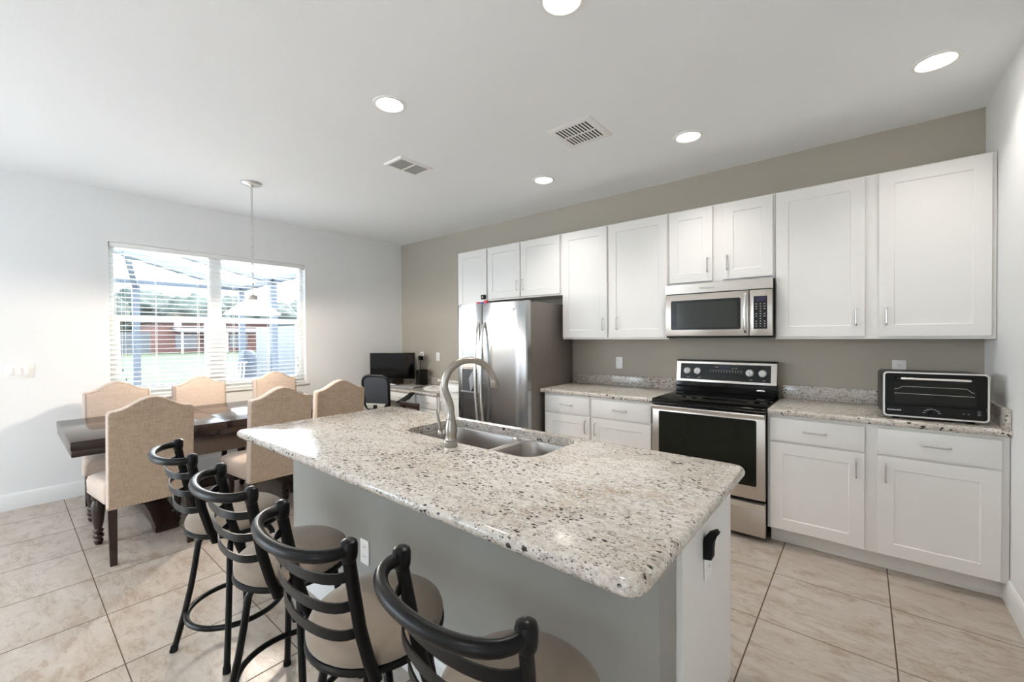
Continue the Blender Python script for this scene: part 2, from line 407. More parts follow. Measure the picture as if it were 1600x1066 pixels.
def base_prof(h): return [(0, 0), (0.014, 0), (0.014, h - 0.02), (0.008, h - 0.006), (0.004, h), (0, h)]
b = MB(); b.prism([(XL + x, z) for x, z in base_prof(0.135)], 'xz', SY1 + 0.02, YB); struct('baseboard_left', b, 'trim')
b = MB(); b.prism([(XR - x, z) for x, z in base_prof(0.135)], 'xz', YR, 3.362); struct('baseboard_right', b, 'trim')
b = MB(); b.prism([(YB - x, z) for x, z in base_prof(0.135)], 'yz', XL + 0.015, -3.86); struct('baseboard_back', b, 'trim')

# frames of the unseen left and rear openings, added to bring daylight in
d = struct('added_door_1', MB().box(XL - 0.11, XL - 0.05, SY0, SY0 + 0.07, 0, SZ1).box(XL - 0.11, XL - 0.05, SY1 - 0.07, SY1, 0, SZ1)
           .box(XL - 0.11, XL - 0.05, SY0 + 0.07, SY1 - 0.07, SZ1 - 0.07, SZ1).box(XL - 0.11, XL - 0.05, -1.86, -1.79, 0, SZ1 - 0.07), 'trim')
d = struct('added_window_2', MB().box(RW0, RW0 + 0.07, YR - 0.11, YR - 0.05, 0.25, 2.3).box(RW1 - 0.07, RW1, YR - 0.11, YR - 0.05, 0.25, 2.3)
           .box(RW0 + 0.07, RW1 - 0.07, YR - 0.11, YR - 0.05, 2.23, 2.3).box(RW0 + 0.07, RW1 - 0.07, YR - 0.11, YR - 0.05, 0.25, 0.32)
           .box(-4.34, -4.26, YR - 0.11, YR - 0.05, 0.32, 2.23), 'trim')

# kitchen window with frame, sashes, panes
b = MB(); x0, x1 = XL - 0.125, XL - 0.065
b.box(x0, x1, WY0, WY0 + 0.045, WZ0, WZ1).box(x0, x1, WY1 - 0.045, WY1, WZ0, WZ1)
b.box(x0, x1, WY0 + 0.045, WY1 - 0.045, WZ1 - 0.045, WZ1).box(x0, x1, WY0 + 0.045, WY1 - 0.045, WZ0, WZ0 + 0.04)
b.box(x0, x1, 1.44, 1.555, WZ0 + 0.04, WZ1 - 0.045)
win = struct('window_1', b, 'trim')
for y0, y1 in ((WY0 + 0.045, 1.44), (1.555, WY1 - 0.045)):
    s = MB(); xa, xb = XL - 0.108, XL - 0.078
    s.box(xa, xb, y0, y1, 1.585, 1.645).box(xa, xb, y0, y0 + 0.04, WZ0 + 0.04, 1.585).box(xa, xb, y1 - 0.04, y1, WZ0 + 0.04, 1.585).box(xa, xb, y0 + 0.04, y1 - 0.04, WZ0 + 0.04, WZ0 + 0.085)
    sash = obj('sash', s, 'trim', win)
    obj('pane', MB().box(XL - 0.1, XL - 0.096, y0 + 0.001, y1 - 0.001, 1.646, WZ1 - 0.046), 'glass', win)
    obj('pane', MB().box(XL - 0.095, XL - 0.091, y0 + 0.041, y1 - 0.041, WZ0 + 0.086, 1.584), 'glass', sash)
struct('trim_1', MB().box(XL - 0.063, XL + 0.028, WY0 - 0.03, WY1 + 0.03, WZ0 - 0.028, WZ0 - 0.001, 0.006), 'trim')

# island knee wall
IX0, IX1 = -2.585, -0.405
struct('wall_island', MB().box(IX0, IX1, 1.08, 1.205, 0, 0.870), 'island_paint')
b = MB(); b.prism([(1.08 - x, z) for x, z in base_prof(0.135)], 'yz', IX0, IX1); struct('baseboard_island', b, 'trim')
struct('trim_2', MB().box(IX1 - 0.02, IX1 + 0.012, 1.074, 1.205, 0.845, 0.872, 0.003), 'trim')

# ================================================================== BLIND
t = thing('window_blind', 'white horizontal slat blind hanging open in the kitchen window', 'blind', (XL - 0.03, 1.54, WZ0))
bx = XL - 0.033; by0, by1 = WY0 + 0.008, WY1 - 0.008
obj('headrail', MB().box(bx - 0.027, bx + 0.027, by0, by1, WZ1 - 0.045, WZ1 - 0.002, 0.003), 'slat', t)
b = MB(); z = 0.905; n_s = 0
while z < WZ1 - 0.06:
    b.obox((bx, (by0 + by1) / 2, z), (0.0245, 0, 0.0010), (0, (by1 - by0) / 2, 0), (0, 0, 0.0014)); z += 0.0455; n_s += 1
obj('slats', b, 'slat', t)
obj('bottom_rail', MB().box(bx - 0.025, bx + 0.025, by0, by1, 0.853, 0.871, 0.004), 'slat', t)
for y in (WY0 + 0.05, 0.98, 1.33, 1.66, 2.02, WY1 - 0.06):
    b = MB()
    for dx in (-0.026, 0.026): b.box(bx + dx - 0.0008, bx + dx + 0.0008, y - 0.0012, y + 0.0012, 0.87, WZ1 - 0.04)
    obj('ladder_cord', b, 'slat', t)
for y, zb in ((0.72, 1.11), (0.745, 1.02), (2.335, 1.16), (2.345, 1.06)):
    c = obj('pull_cord', MB().cyl((bx + 0.03, y, zb + 0.02), (bx + 0.03, y, WZ1 - 0.03), 0.0011, n=6), 'slat', t)
    obj('tassel', MB().lathe([(0.003, 0.03), (0.007, 0.005), (0.006, 0.0)], (bx + 0.03, y, zb - 0.008), 10), 'grey_plastic', c)

# ================================================================== UPPER CABINETS
def pull(x, z, yf, parent, length=0.105, vertical=True):
    b = MB(); h = length / 2; y = yf - 0.026; r = 0.0045
    if vertical:
        b.tube([(x, yf + 0.001, z - h), (x, y + 0.006, z - h), (x, y, z - h + 0.008), (x, y, z + h - 0.008), (x, y + 0.006, z + h), (x, yf + 0.001, z + h)], r, 8)
    else:
        b.tube([(x - h, yf + 0.001, z), (x - h, y + 0.006, z), (x - h + 0.008, y, z), (x + h - 0.008, y, z), (x + h, y + 0.006, z), (x + h, yf + 0.001, z)], r, 8)
    return obj('handle', b, 'handle', parent)
UY, UT = 3.575, 2.438
def upper(x0, x1, z0, doors, label):
    t = thing('wall_cabinet', label, 'cabinet', ((x0 + x1) / 2, 3.75, z0), 'white cabinets on the back wall')
    obj('carcass', MB().box(x0, x1, UY + 0.021, YB, z0, UT, 0.0015, 1), 'cab', t)
    for dx0, dx1, hx in doors:
        d = obj('door', MB().shaker(dx0, dx1, z0 + 0.017, UT - 0.012, UY), 'cab', t)
        if hx is not None: pull(hx, z0 + 0.145, UY, d)
    return t
upper(-3.832, -3.342, 1.376, [(-3.822, -3.350, -3.79)], 'white wall cabinet left of the fridge top, narrow single door')
upper(-3.340, -2.318, 1.823, [(-3.328, -2.855, -2.888), (-2.841, -2.341, -2.808)], 'short white two-door wall cabinet above the fridge')
upper(-2.316, -1.258, 1.376, [(-2.307, -1.823, -1.862), (-1.803, -1.267, -1.722)], 'tall white two-door wall cabinet between fridge and microwave')
upper(-1.256, -0.489, 1.823, [(-1.248, -0.910, -0.945), (-0.835, -0.500, -0.802)], 'short white two-door wall cabinet above the microwave')
upper(-0.487, XR - 0.002, 1.376, [(-0.478, 0.014, -0.030), (0.081, 0.566, 0.118)], 'tall white two-door wall cabinet right of microwave, above toaster oven')

# ================================================================== BASE CABINETS
BF = 3.295
def base_cab(x0, x1, cells, label, toe=True):
    t = thing('base_cabinet', label, 'cabinet', ((x0 + x1) / 2, 3.6, 0), 'white base cabinets along the back wall')
    obj('carcass', MB().box(x0, x1, BF, YB - 0.003, 0.108, 0.874, 0.0015, 1), 'cab', t)
    b = MB().box(x0 + 0.01, x1 - 0.002, 3.372, 3.39, 0, 0.107).box(x0 + 0.012, x1 - 0.004, 3.362, 3.371, 0, 0.022, 0.004)
    obj('toe_kick', b, 'cab', t)
    for dx0, dx1, side in cells:
        d = obj('drawer', MB().box(dx0, dx1, BF - 0.02, BF - 0.0005, 0.706, 0.856, 0.0025), 'cab', t)
        pull((dx0 + dx1) / 2, 0.783, BF - 0.02, d, 0.115, False)
        d = obj('door', MB().shaker(dx0, dx1, 0.117, 0.694, BF - 0.02), 'cab', t)
        pull(dx1 - 0.038 if side == 'r' else dx0 + 0.038, 0.60, BF - 0.02, d, 0.105, True)
    return t
base_cab(-0.492, XR - 0.002, [(-0.476, 0.012, 'r'), (0.070, 0.555, 'l')], 'white base cabinet with two drawers and two doors under toaster oven')
base_cab(-2.336, -1.278, [(-2.314, -1.842, 'r'), (-1.823, -1.291, 'l')], 'white base cabinet between the fridge and the range, two drawers')
base_cab(-3.846, -3.318, [(-3.832, -3.332, 'l')], 'white base cabinet squeezed between the low desk and fridge')

def slab(mb, x0, x1, y0, y1, z0, z1, r=0.014):
    """worktop with a rounded front edge (front is y0)"""
    n = 5; pr = [(y1, z0), (y1, z1)]
    pr += [(y0 + r + r * math.cos(a), z1 - r + r * math.sin(a)) for a in [PI / 2 + PI / 2 * i / n for i in range(n + 1)]]
    pr += [(y0 + r + r * math.cos(a), z0 + r + r * math.sin(a)) for a in [PI + PI / 2 * i / n for i in range(n + 1)]]
    mb.prism(pr, 'yz', x0, x1); return mb
CT = 0.914
def counter(x0, x1, label, z=CT, y0=3.255, splash_h=0.102, ret=False, loc_z=None):
    t = thing('countertop', label, 'countertop', ((x0 + x1) / 2, 3.6, z - 0.038), 'speckled granite worktops along the back wall')
    obj('slab', slab(MB(), x0, x1, y0, YB - 0.001, z - 0.038, z), 'granite', t)
    obj('backsplash', MB().box(x0 + 0.004, x1 - (0.022 if ret else 0.0), YB - 0.021, YB - 0.001, z + 0.0005, z + splash_h, 0.003), 'granite', t)
    if ret: obj('side_splash', MB().box(x1 - 0.021, x1 - 0.001, y0 + 0.012, YB - 0.001, z + 0.0005, z + splash_h, 0.003), 'granite', t)
    return t
counter(-0.486, XR - 0.001, 'granite worktop under the toaster oven, right of the range', ret=True)
counter(-2.358, -1.272, 'granite worktop between the fridge and the range')
counter(-3.850, -3.312, 'small granite worktop between the desk and the fridge')
counter(XL + 0.002, -3.853, 'low granite desk top holding the monitor in the corner', z=0.742, y0=3.235)

t = thing('desk', 'white drawer unit under the low granite desk top', 'desk', (-4.6, 3.5, 0.0))
obj('frame', MB().box(XL + 0.002, -4.262, 3.272, 3.90, 0.575, 0.703, 0.002).box(-4.260, -3.851, 3.272, 3.90, 0.10, 0.703, 0.002), 'cab', t)
obj('toe_kick', MB().box(-4.255, -3.856, 3.33, 3.35, 0, 0.0995), 'cab', t)
for x0, x1, z0, z1 in ((-5.38, -4.86, 0.585, 0.695), (-4.80, -4.285, 0.585, 0.695), (-4.245, -3.866, 0.545, 0.695), (-4.245, -3.866, 0.335, 0.537), (-4.245, -3.866, 0.115, 0.327)):
    d = obj('drawer', MB().box(x0, x1, 3.252, 3.2715, z0, z1, 0.003), 'cab', t); pull((x0 + x1) / 2, (z0 + z1) / 2, 3.252, d, 0.11, False)

# ================================================================== ISLAND
t = thing('island_cabinet', 'white island base cabinet with plain white end panel, facing range', 'cabinet', (-1.5, 1.5, 0))
obj('carcass', MB().box(IX0, -1.945, 1.207, 1.745, 0.108, 0.872).box(-1.945, -0.99, 1.207, 1.745, 0.108, 0.60).box(-0.99, IX1, 1.207, 1.745, 0.108, 0.872)
    .box(-1.945, -0.99, 1.735, 1.745, 0.60, 0.872), 'cab', t)
obj('end_panel', MB().prism([(1.207, 0.0), (1.688, 0.0), (1.688, 0.105), (1.766, 0.105), (1.766, 0.872), (1.207, 0.872)], 'yz', IX1 + 0.0005, IX1 + 0.0185, 0.001, 1), 'cab', t)
obj('toe_kick', MB().box(IX0, IX1 - 0.002, 1.66, 1.685, 0, 0.107), 'cab', t)
for x0, x1, s in ((-2.56, -2.02, 'r'), (-1.97, -1.50, 'r'), (-1.47, -1.0, 'l'), (-0.96, -0.43, 'l')):
    d = MB(); d.shaker(x0, x1, 0.117, 0.694, 0, 0.02); d.xform(Matrix.Translation((x0 + x1, 1.766, 0)) @ Matrix.Rotation(PI, 4, 'Z'))
    obj('door', d, 'cab', t)
    obj('drawer', MB().box(x0, x1, 1.7455, 1.766, 0.706, 0.856, 0.0025), 'cab', t)

# worktop: rounded outline, rolled edge, hole for the sink
GX0, GX1, GY0, GY1 = -2.625, -0.335, 0.79, 1.803
SX0, SX1, SYa, SYb = -1.895, -1.025, 1.352, 1.742
def island_top():
    mb = MB(); bm = mb.bm
    def ring(pts, z): return [bm.verts.new((x, y, z)) for x, y in pts]
    def out(d, r=0.05): return rrect(GX0 + d, GX1 - d, GY0 + d, GY1 - d, max(0.004, r - d), 8)
    zs = []
    rb = 0.019
    for i in range(9):
        a = -PI / 2 + PI * i / 8; zs.append((rb - rb * math.cos(a), CT - rb - 0.001 + (rb + 0.001) * math.sin(a)))
    rings = [ring(out(d), z) for d, z in zs]
    hole = rrect(SX0, SX1, SYa, SYb, 0.085, 8)
    h0 = ring(hole, zs[0][1]); h1 = ring(hole, zs[-1][1])
    n = len(rings[0])
    for a, c in zip(rings, rings[1:]):
        for i in range(n): bm.faces.new((a[i], a[(i + 1) % n], c[(i + 1) % n], c[i]))
    n2 = len(h0)
    for i in range(n2): bm.faces.new((h0[i], h1[i], h1[(i + 1) % n2], h0[(i + 1) % n2]))
    for r, h in ((rings[0], h0), (rings[-1], h1)):
        es = [bm.edges.get((r[i], r[(i + 1) % n])) for i in range(n)] + [bm.edges.get((h[i], h[(i + 1) % n2])) for i in range(n2)]
        bmesh.ops.triangle_fill(bm, edges=es, use_beauty=True)
    return mb
t = thing('island_countertop', 'large speckled cream granite island worktop with sink cutout', 'countertop', (-1.48, 1.3, 0.874))
obj('slab', island_top(), 'granite', t)

# sink
t = thing('kitchen_sink', 'undermounted stainless steel double sink in the island worktop', 'sink', (-1.46, 1.547, 0.62))
def bowl(x0, x1, y0, y1, rt, depth):
    b = MB(); zt = 0.873; rings = []
    for ins, z, r in ((-0.012, zt, rt + 0.012), (0.0, zt - 0.001, rt), (0.004, zt - 0.012, rt), (0.008, zt - depth * 0.6, rt), (0.018, zt - depth + 0.03, rt), (0.045, zt - depth + 0.006, rt), (0.075, zt - depth, max(0.02, rt - 0.03))):
        rings.append([(x, y, z) for x, y in rrect(x0 + ins, x1 - ins, y0 + ins, y1 - ins, r, 8)])
    b.loft(rings, False, True); return b
DIVX = -1.355
for x0, x1, r, dp in ((SX0 + 0.004, DIVX - 0.014, 0.085, 0.20), (DIVX + 0.014, SX1 - 0.004, 0.085, 0.17)):
    bo = obj('bowl', bowl(x0, x1, SYa + 0.004, SYb - 0.004, r, dp), 'sink', t, 50)
    obj('drain', MB().lathe([(0.045, 0.0), (0.043, 0.004), (0.03, 0.002), (0.012, 0.001)], ((x0 + x1) / 2, 1.56, 0.8735 - dp), 20), 'steel_bright', bo)
b = MB()
b.prism([(DIVX - 0.026, 0.845), (DIVX - 0.020, 0.868), (DIVX - 0.010, 0.8735), (DIVX + 0.010, 0.8735), (DIVX + 0.020, 0.868), (DIVX + 0.026, 0.845)], 'xz', SYa + 0.06, SYb - 0.06)
obj('divider', b, 'sink', t)

# faucet
fx, fy = -1.432, 1.287; FD = Vector((math.cos(math.radians(58)), math.sin(math.radians(58)), 0))
t = thing('faucet', 'tall brushed nickel gooseneck faucet on island sink edge', 'faucet', (fx, fy, CT))
obj('body', MB().lathe([(0.029, 0), (0.030, 0.006), (0.030, 0.022), (0.027, 0.026), (0.029, 0.031), (0.026, 0.037), (0.0255, 0.045), (0.028, 0.06), (0.029, 0.075), (0.027, 0.095), (0.0225, 0.115), (0.0205, 0.122), (0.0215, 0.126), (0.0195, 0.131), (0.0165, 0.150)], (fx, fy, CT), 28), 'nickel', t)
pts = []
for s_, z in ((0, 1.06), (0, 1.085), (-0.004, 1.11), (-0.012, 1.135), (-0.021, 1.158), (-0.027, 1.178)):
    pts.append(Vector((fx, fy, z)) + FD * s_)
for i in range(19):
    a = PI - (PI - 0.12) * i / 18; pts.append(Vector((fx, fy, 1.188 + 0.116 * math.sin(a))) + FD * (0.088 + 0.116 * math.cos(a)))
obj('spout', MB().tube(pts, [0.0162] * 5 + [0.0158] * (len(pts) - 5), 16), 'nickel', t)
e = pts[-1]; dr = (pts[-1] - pts[-2]).normalized()
obj('spray_head', MB().tube([e - dr * 0.006, e, e + dr * 0.004, e + dr * 0.024, e + dr * 0.028], [0.0162, 0.0175, 0.0168, 0.0195, 0.0175], 18), 'nickel', t)
hd = Vector((-0.82, -0.57, 0)).normalized(); hc = Vector((fx, fy, CT + 0.062))
h = obj('lever', MB().tube([hc + hd * 0.02, hc + hd * 0.036, hc + hd * 0.04, hc + hd * 0.052, hc + hd * 0.058], [0.014, 0.013, 0.0165, 0.0165, 0.010], 16), 'nickel', t)
hp = hc + hd * 0.05
obj('grip', MB().tube([hp + Vector((0, 0, 0.008)), hp + Vector((-0.002, -0.001, 0.035)), hp + Vector((-0.007, -0.005, 0.06)), hp + Vector((-0.013, -0.009, 0.085)), hp + Vector((-0.014, -0.010, 0.098))], [0.006, 0.0065, 0.0075, 0.0085, 0.004], 12), 'nickel', h)

# ================================================================== FRIDGE
fX0, fX1, fS = -3.300, -2.372, -2.946
t = thing('refrigerator', 'stainless steel side-by-side refrigerator with ice dispenser in door', 'refrigerator', (-2.84, 3.45, 0))
obj('body', MB().box(fX0 + 0.004, fX1 - 0.002, 3.137, 3.86, 0.02, 1.735, 0.004), 'fridge_side', t)
obj('grille', MB().box(fX0 + 0.01, fX1 - 0.01, 3.10, 3.1365, 0.012, 0.078, 0.004), 'black', t)
obj('hinge_cover', MB().box(fX0 + 0.02, fX0 + 0.12, 3.10, 3.22, 1.7355, 1.752, 0.004), 'black', t)
obj('hinge_cover', MB().box(fX1 - 0.12, fX1 - 0.02, 3.10, 3.22, 1.7355, 1.752, 0.004), 'black', t)
def fdoor(x0, x1, hole=None):
    b = MB(); pr = [(x0, 3.132), (x0, 3.078), (x0 + 0.012, 3.068)]
    for i in range(1, 8):
        u = i / 8; pr.append((x0 + 0.012 + (x1 - x0 - 0.024) * u, 3.068 - 0.0006 * math.sin(PI * u)))
    pr += [(x1 - 0.012, 3.068), (x1, 3.078), (x1, 3.132)]
    b.prism(pr, 'xy', 0.085, 1.744, 0.003); return b
dl = obj('freezer_door', fdoor(fX0, fS - 0.003), 'steel', t); dr_ = obj('fridge_door', fdoor(fS + 0.003, fX1), 'steel', t)
for d, hx, s in ((dl, fS - 0.038, -1), (dr_, fS + 0.040, 1)):
    pts = []; n = 16
    for i in range(n + 1):
        u = i / n; z = 0.47 + (1.555 - 0.47) * u; pts.append((hx, 3.066 - 0.062 * math.sin(PI * u) ** 0.55, z))
    obj('handle', MB().tube(pts, 0.012, 10, sect=[(1.1 * math.cos(2 * PI * q / 10), 1.35 * math.sin(2 * PI * q / 10)) for q in range(10)]), 'steel_bright', d)
dx0, dx1 = -3.236, -3.002
b = MB(); b.loft([[(x, 3.0668, z) for x, z in rrect(dx0 - 0.006, dx1 + 0.006, 0.828, 1.206, 0.012, 4)], [(x, 3.0645, z) for x, z in rrect(dx0, dx1, 0.834, 1.20, 0.01, 4)],
              [(x, 3.0655, z) for x, z in rrect(dx0 + 0.006, dx1 - 0.006, 0.84, 1.194, 0.008, 4)]], True, True)
disp = obj('dispenser', b, 'steel_bright', dl, label='silver framed ice and water dispenser')
M['recess'] = mat('dispenser_recess', (0.05, 0.05, 0.052), 0.35)
b = MB()
# flat dark plate in place of the recess, on the dispenser frame
b.box(dx0 + 0.006, dx1 - 0.006, 3.0625, 3.0648, 0.842, 1.075, 0.0005, 1)
obj('recess', b, 'recess', dl)
b = MB(); b.obox((-3.075, 3.055, 0.955), (0.030, 0, 0.045), (0, 0.006, 0), (-0.012, 0, 0.070), 0.004)
obj('paddle', b, 'grey_plastic', dl)
obj('drip_tray', MB().box(dx0 + 0.012, dx1 - 0.012, 3.042, 3.0624, 0.838, 0.850, 0.003), 'grey_plastic', dl)
obj('control_strip', MB().box(dx0 + 0.012, dx1 - 0.012, 3.0625, 3.0646, 1.095, 1.185, 0.0008, 1), 'steel_warm', dl)
b = MB()
for a0, r, ox in ((0.3, 0.020, -0.006), (0.5, 0.014, 0.004)):
    b.band([(-2.525 + ox + r * math.cos(a), 3.0666, 1.672 + 0.7 * r * math.sin(a)) for a in [PI * (1.05 + 0.9 * i / 8) for i in range(9)]], 0.002, 0.0006)
b.band([(-2.545, 3.0666, 1.682), (-2.53, 3.0666, 1.668), (-2.52, 3.0666, 1.676), (-2.505, 3.0666, 1.682)], 0.0022, 0.0006)
obj('emblem', b, 'grey_plastic', dr_)

# things on top of the fridge
t = thing('camera_cube', 'small black cube camera on the white cabinet door above fridge', 'camera', (-3.376, 3.56, 1.84))
obj('body', MB().box(-3.405, -3.352, 3.535, 3.5745, 1.842, 1.893, 0.005), 'black', t)
obj('lens', MB().tube([(-3.376, 3.5355, 1.868), (-3.376, 3.532, 1.868)], [0.012, 0.010], 16), 'vent_grey', t)
tag(obj('toy_block', MB().box(-3.03, -2.985, 3.08, 3.12, 1.7445, 1.762, 0.004), 'red'), 'small red block on the fridge top, left of the blue one', 'toy')
tag(obj('toy_block', MB().box(-2.983, -2.935, 3.085, 3.12, 1.7445, 1.760, 0.004), 'blue'), 'small blue block on the fridge top between two red ones', 'toy')
tag(obj('toy_block', MB().box(-2.932, -2.895, 3.085, 3.12, 1.7445, 1.774, 0.006), 'red'), 'taller red block on fridge top, right of the blue one', 'toy')

# ================================================================== RANGE
rX0, rX1, rY = -1.270, -0.496, 3.245
t = thing('range', 'stainless steel electric range with black glass cooktop', 'stove', (-0.883, 3.55, 0))
obj('body', MB().box(rX0 + 0.006, rX1 - 0.006, 3.285, 3.86, 0.03, 0.895, 0.003), 'black', t)
for fxx in (rX0 + 0.05, rX1 - 0.05):
    obj('foot', MB().lathe([(0.018, 0), (0.018, 0.031)], (fxx, 3.35, 0), 12), 'black', t)
b = MB(); b.prism([(rY - 0.006, 0.883), (rY - 0.010, 0.893), (rY - 0.004, 0.908), (rY + 0.012, 0.918), (3.80, 0.918), (3.80, 0.8955), (3.28, 0.8955), (3.28, 0.879), (rY + 0.004, 0.879)], 'yz', rX0, rX1)
ck = obj('cooktop', b, 'black_gloss', t)
M['burner'] = mat('burner_ring', (0.03, 0.03, 0.03), 0.25)
for bx_, by_, br_ in ((-1.08, 3.40, 0.11), (-0.69, 3.40, 0.085), (-1.08, 3.66, 0.075), (-0.69, 3.66, 0.10)):
    obj('burner', MB().lathe([(br_, 0.0), (br_, 0.0006), (br_ - 0.004, 0.0006), (br_ - 0.004, 0.0)], (bx_, by_, 0.9182), 32, False, False), 'burner', ck)
b = MB(); b.prism([(3.80, 0.8955), (3.792, 0.93), (3.80, 1.005), (3.812, 1.008), (3.86, 1.008), (3.86, 0.8955)], 'yz', rX0 + 0.003, rX1 - 0.003)
bgd = obj('backguard', b, 'black_gloss', t)
b = MB(); b.ball((0, 0, 0), 0.031, (1, 0.12, 0.33), 20, 10); b.xform(Matrix.Translation((-0.612, 3.797, 0.965))); obj('badge', b, 'steel_bright', bgd)
# leaning control console
b = MB(); b.prism([(3.806, 1.0085), (3.798, 1.012), (3.824, 1.182), (3.836, 1.188), (3.87, 1.188), (3.87, 1.0085)], 'yz', rX0 + 0.004, rX1 - 0.010, 0.003)
con = obj('control_console', b, 'steel_warm', t)
obj('top_cap', MB().box(rX0 + 0.002, rX1 - 0.008, 3.83, 3.88, 1.1885, 1.196, 0.002), 'black', t)
sl = Vector((0, 0.026, 0.170)).normalized(); nrm = Vector((0, -sl.z, sl.y))
def onc(x, s, off=0.0): return Vector((x, 3.798, 1.012)) + sl * s + nrm * off
b = MB(); b.obox(onc(-0.888, 0.086, 0.0008), (0.343, 0, 0), sl * 0.068, nrm * 0.0012, 0.0008, 1); obj('control_panel', b, 'dark_panel', con)
b = MB(); b.obox(onc(-0.872, 0.128, 0.0022), (0.036, 0, 0), sl * 0.019, nrm * 0.0005); obj('display', b, 'display', con)
b = MB()
for i in range(12):
    for s_, wd in ((0.102, 0.006), (0.090, 0.004)):
        xx = -0.985 + i * 0.021
        b.obox(onc(xx, s_, 0.0022), (wd, 0, 0), sl * 0.0016, nrm * 0.0004)
for xx, s_ in ((-0.945, 0.128), (-0.93, 0.128), (-0.815, 0.124), (-0.79, 0.124)): b.obox(onc(xx, s_, 0.0022), (0.008, 0, 0), sl * 0.0018, nrm * 0.0004)
for xx in (-1.165, -1.075, -0.683, -0.592): b.obox(onc(xx, 0.035, 0.0022), (0.010, 0, 0), sl * 0.0016, nrm * 0.0004)
obj('panel_print', b, 'marks', con)
for xx in (-1.172, -1.088, -0.692, -0.601):
    c0 = onc(xx, 0.090, 0.0018)
    b = MB().tube([c0, c0 + nrm * 0.004, c0 + nrm * 0.020, c0 + nrm * 0.024], [0.029, 0.0275, 0.0265, 0.023], 24)
    b.obox(c0 + nrm * 0.026, (0.004, 0, 0), sl * 0.022, nrm * 0.0025, 0.001, 1); obj('knob', b, 'plate', con)
# oven door
b = MB().box(rX0 + 0.004, rX1 - 0.002, rY, 3.283, 0.285, 0.872, 0.004); od = obj('oven_door', b, 'steel_warm', t)
b = MB(); b.prism(rrect(-1.216, -0.550, 0.375, 0.826, 0.012, 4), 'xz', rY - 0.0025, rY - 0.0005); obj('oven_window', b, 'oven_glass', od)
b = MB(); b.prism([(rY - 0.036, 0.842), (rY - 0.040, 0.848), (rY - 0.040, 0.866), (rY - 0.034, 0.873), (rY - 0.008, 0.873), (rY - 0.002, 0.866), (rY - 0.002, 0.838)], 'yz', rX0 + 0.006, rX1 - 0.004)
obj('handle', b, 'steel_bright', od)
b = MB()
for z in (0.50, 0.66):
    b.box(-1.15, -0.62, rY - 0.0031, rY - 0.0026, z, z + 0.0025)
obj('oven_rack', b, 'dark_panel', od)
sd = obj('storage_drawer', MB().box(rX0 + 0.004, rX1 - 0.002, rY + 0.004, 3.283, 0.035, 0.268, 0.004), 'steel_warm', t)
b = MB(); b.prism([(rY + 0.003, 0.214), (rY - 0.012, 0.222), (rY - 0.016, 0.262), (rY + 0.003, 0.268)], 'yz', rX0 + 0.006, rX1 - 0.004); obj('drawer_lip', b, 'steel_bright', sd)

# ================================================================== MICROWAVE
t = thing('microwave', 'stainless steel over-the-range microwave under the short cabinet', 'microwave', (-0.87, 3.7, 1.40))
obj('body', MB().box(-1.252, -0.492, 3.52, YB - 0.001, 1.388, 1.8215, 0.003), 'black', t)
vt = obj('vent_strip', MB().prism([(3.519, 1.742), (3.500, 1.744), (3.488, 1.815), (3.519, 1.8215)], 'yz', -1.252, -0.490), 'steel_warm', t)
text('lettering', 'Whirlpool', 0.026, 'grey_plastic', vt, Matrix.Translation((-0.93, 3.4932, 1.778)) @ FACE_Y)
md = obj('door', MB().box(-1.250, -0.642, 3.496, 3.519, 1.402, 1.737, 0.004), 'steel_warm', t)
b = MB(); b.prism(rrect(-1.206, -0.694, 1.452, 1.688, 0.014, 5), 'xz', 3.493, 3.4955); obj('window_surround', b, 'dark_panel', md)
b = MB(); b.prism(rrect(-1.160, -0.718, 1.470, 1.668, 0.010, 4), 'xz', 3.4915, 3.4929); obj('window_pane', b, 'micro_glass', md)
pts = [(-0.660, 3.4955, 1.430), (-0.660, 3.478, 1.436)] + [(-0.660, 3.466 - 0.010 * math.sin(PI * i / 8), 1.445 + 0.265 * i / 8) for i in range(9)] + [(-0.660, 3.478, 1.718), (-0.660, 3.4955, 1.724)]
obj('handle', MB().tube(pts, 0.0105, 12), 'steel_bright', md)
cp = obj('control_panel', MB().box(-0.638, -0.492, 3.497, 3.519, 1.402, 1.737, 0.004), 'steel_warm', t)
obj('keypad', MB().box(-0.610, -0.523, 3.4945, 3.4968, 1.452, 1.690, 0.001, 1), 'dark_panel', cp)
obj('display', MB().box(-0.602, -0.531, 3.4935, 3.4944, 1.652, 1.682), 'display', cp)
b = MB()
for r in range(10):
    for c in range(3):
        xx = -0.592 + c * 0.026; zz = 1.634 - r * 0.018
        if r in (3, 6) and c != 1: continue
        b.box(xx - 0.005, xx + 0.005, 3.4936, 3.4944, zz - 0.0022, zz + 0.0022)
obj('key_print', b, 'marks', cp)
obj('grease_filter', MB().box(-1.20, -0.55, 3.56, 3.84, 1.384, 1.3875), 'grey_plastic', t)

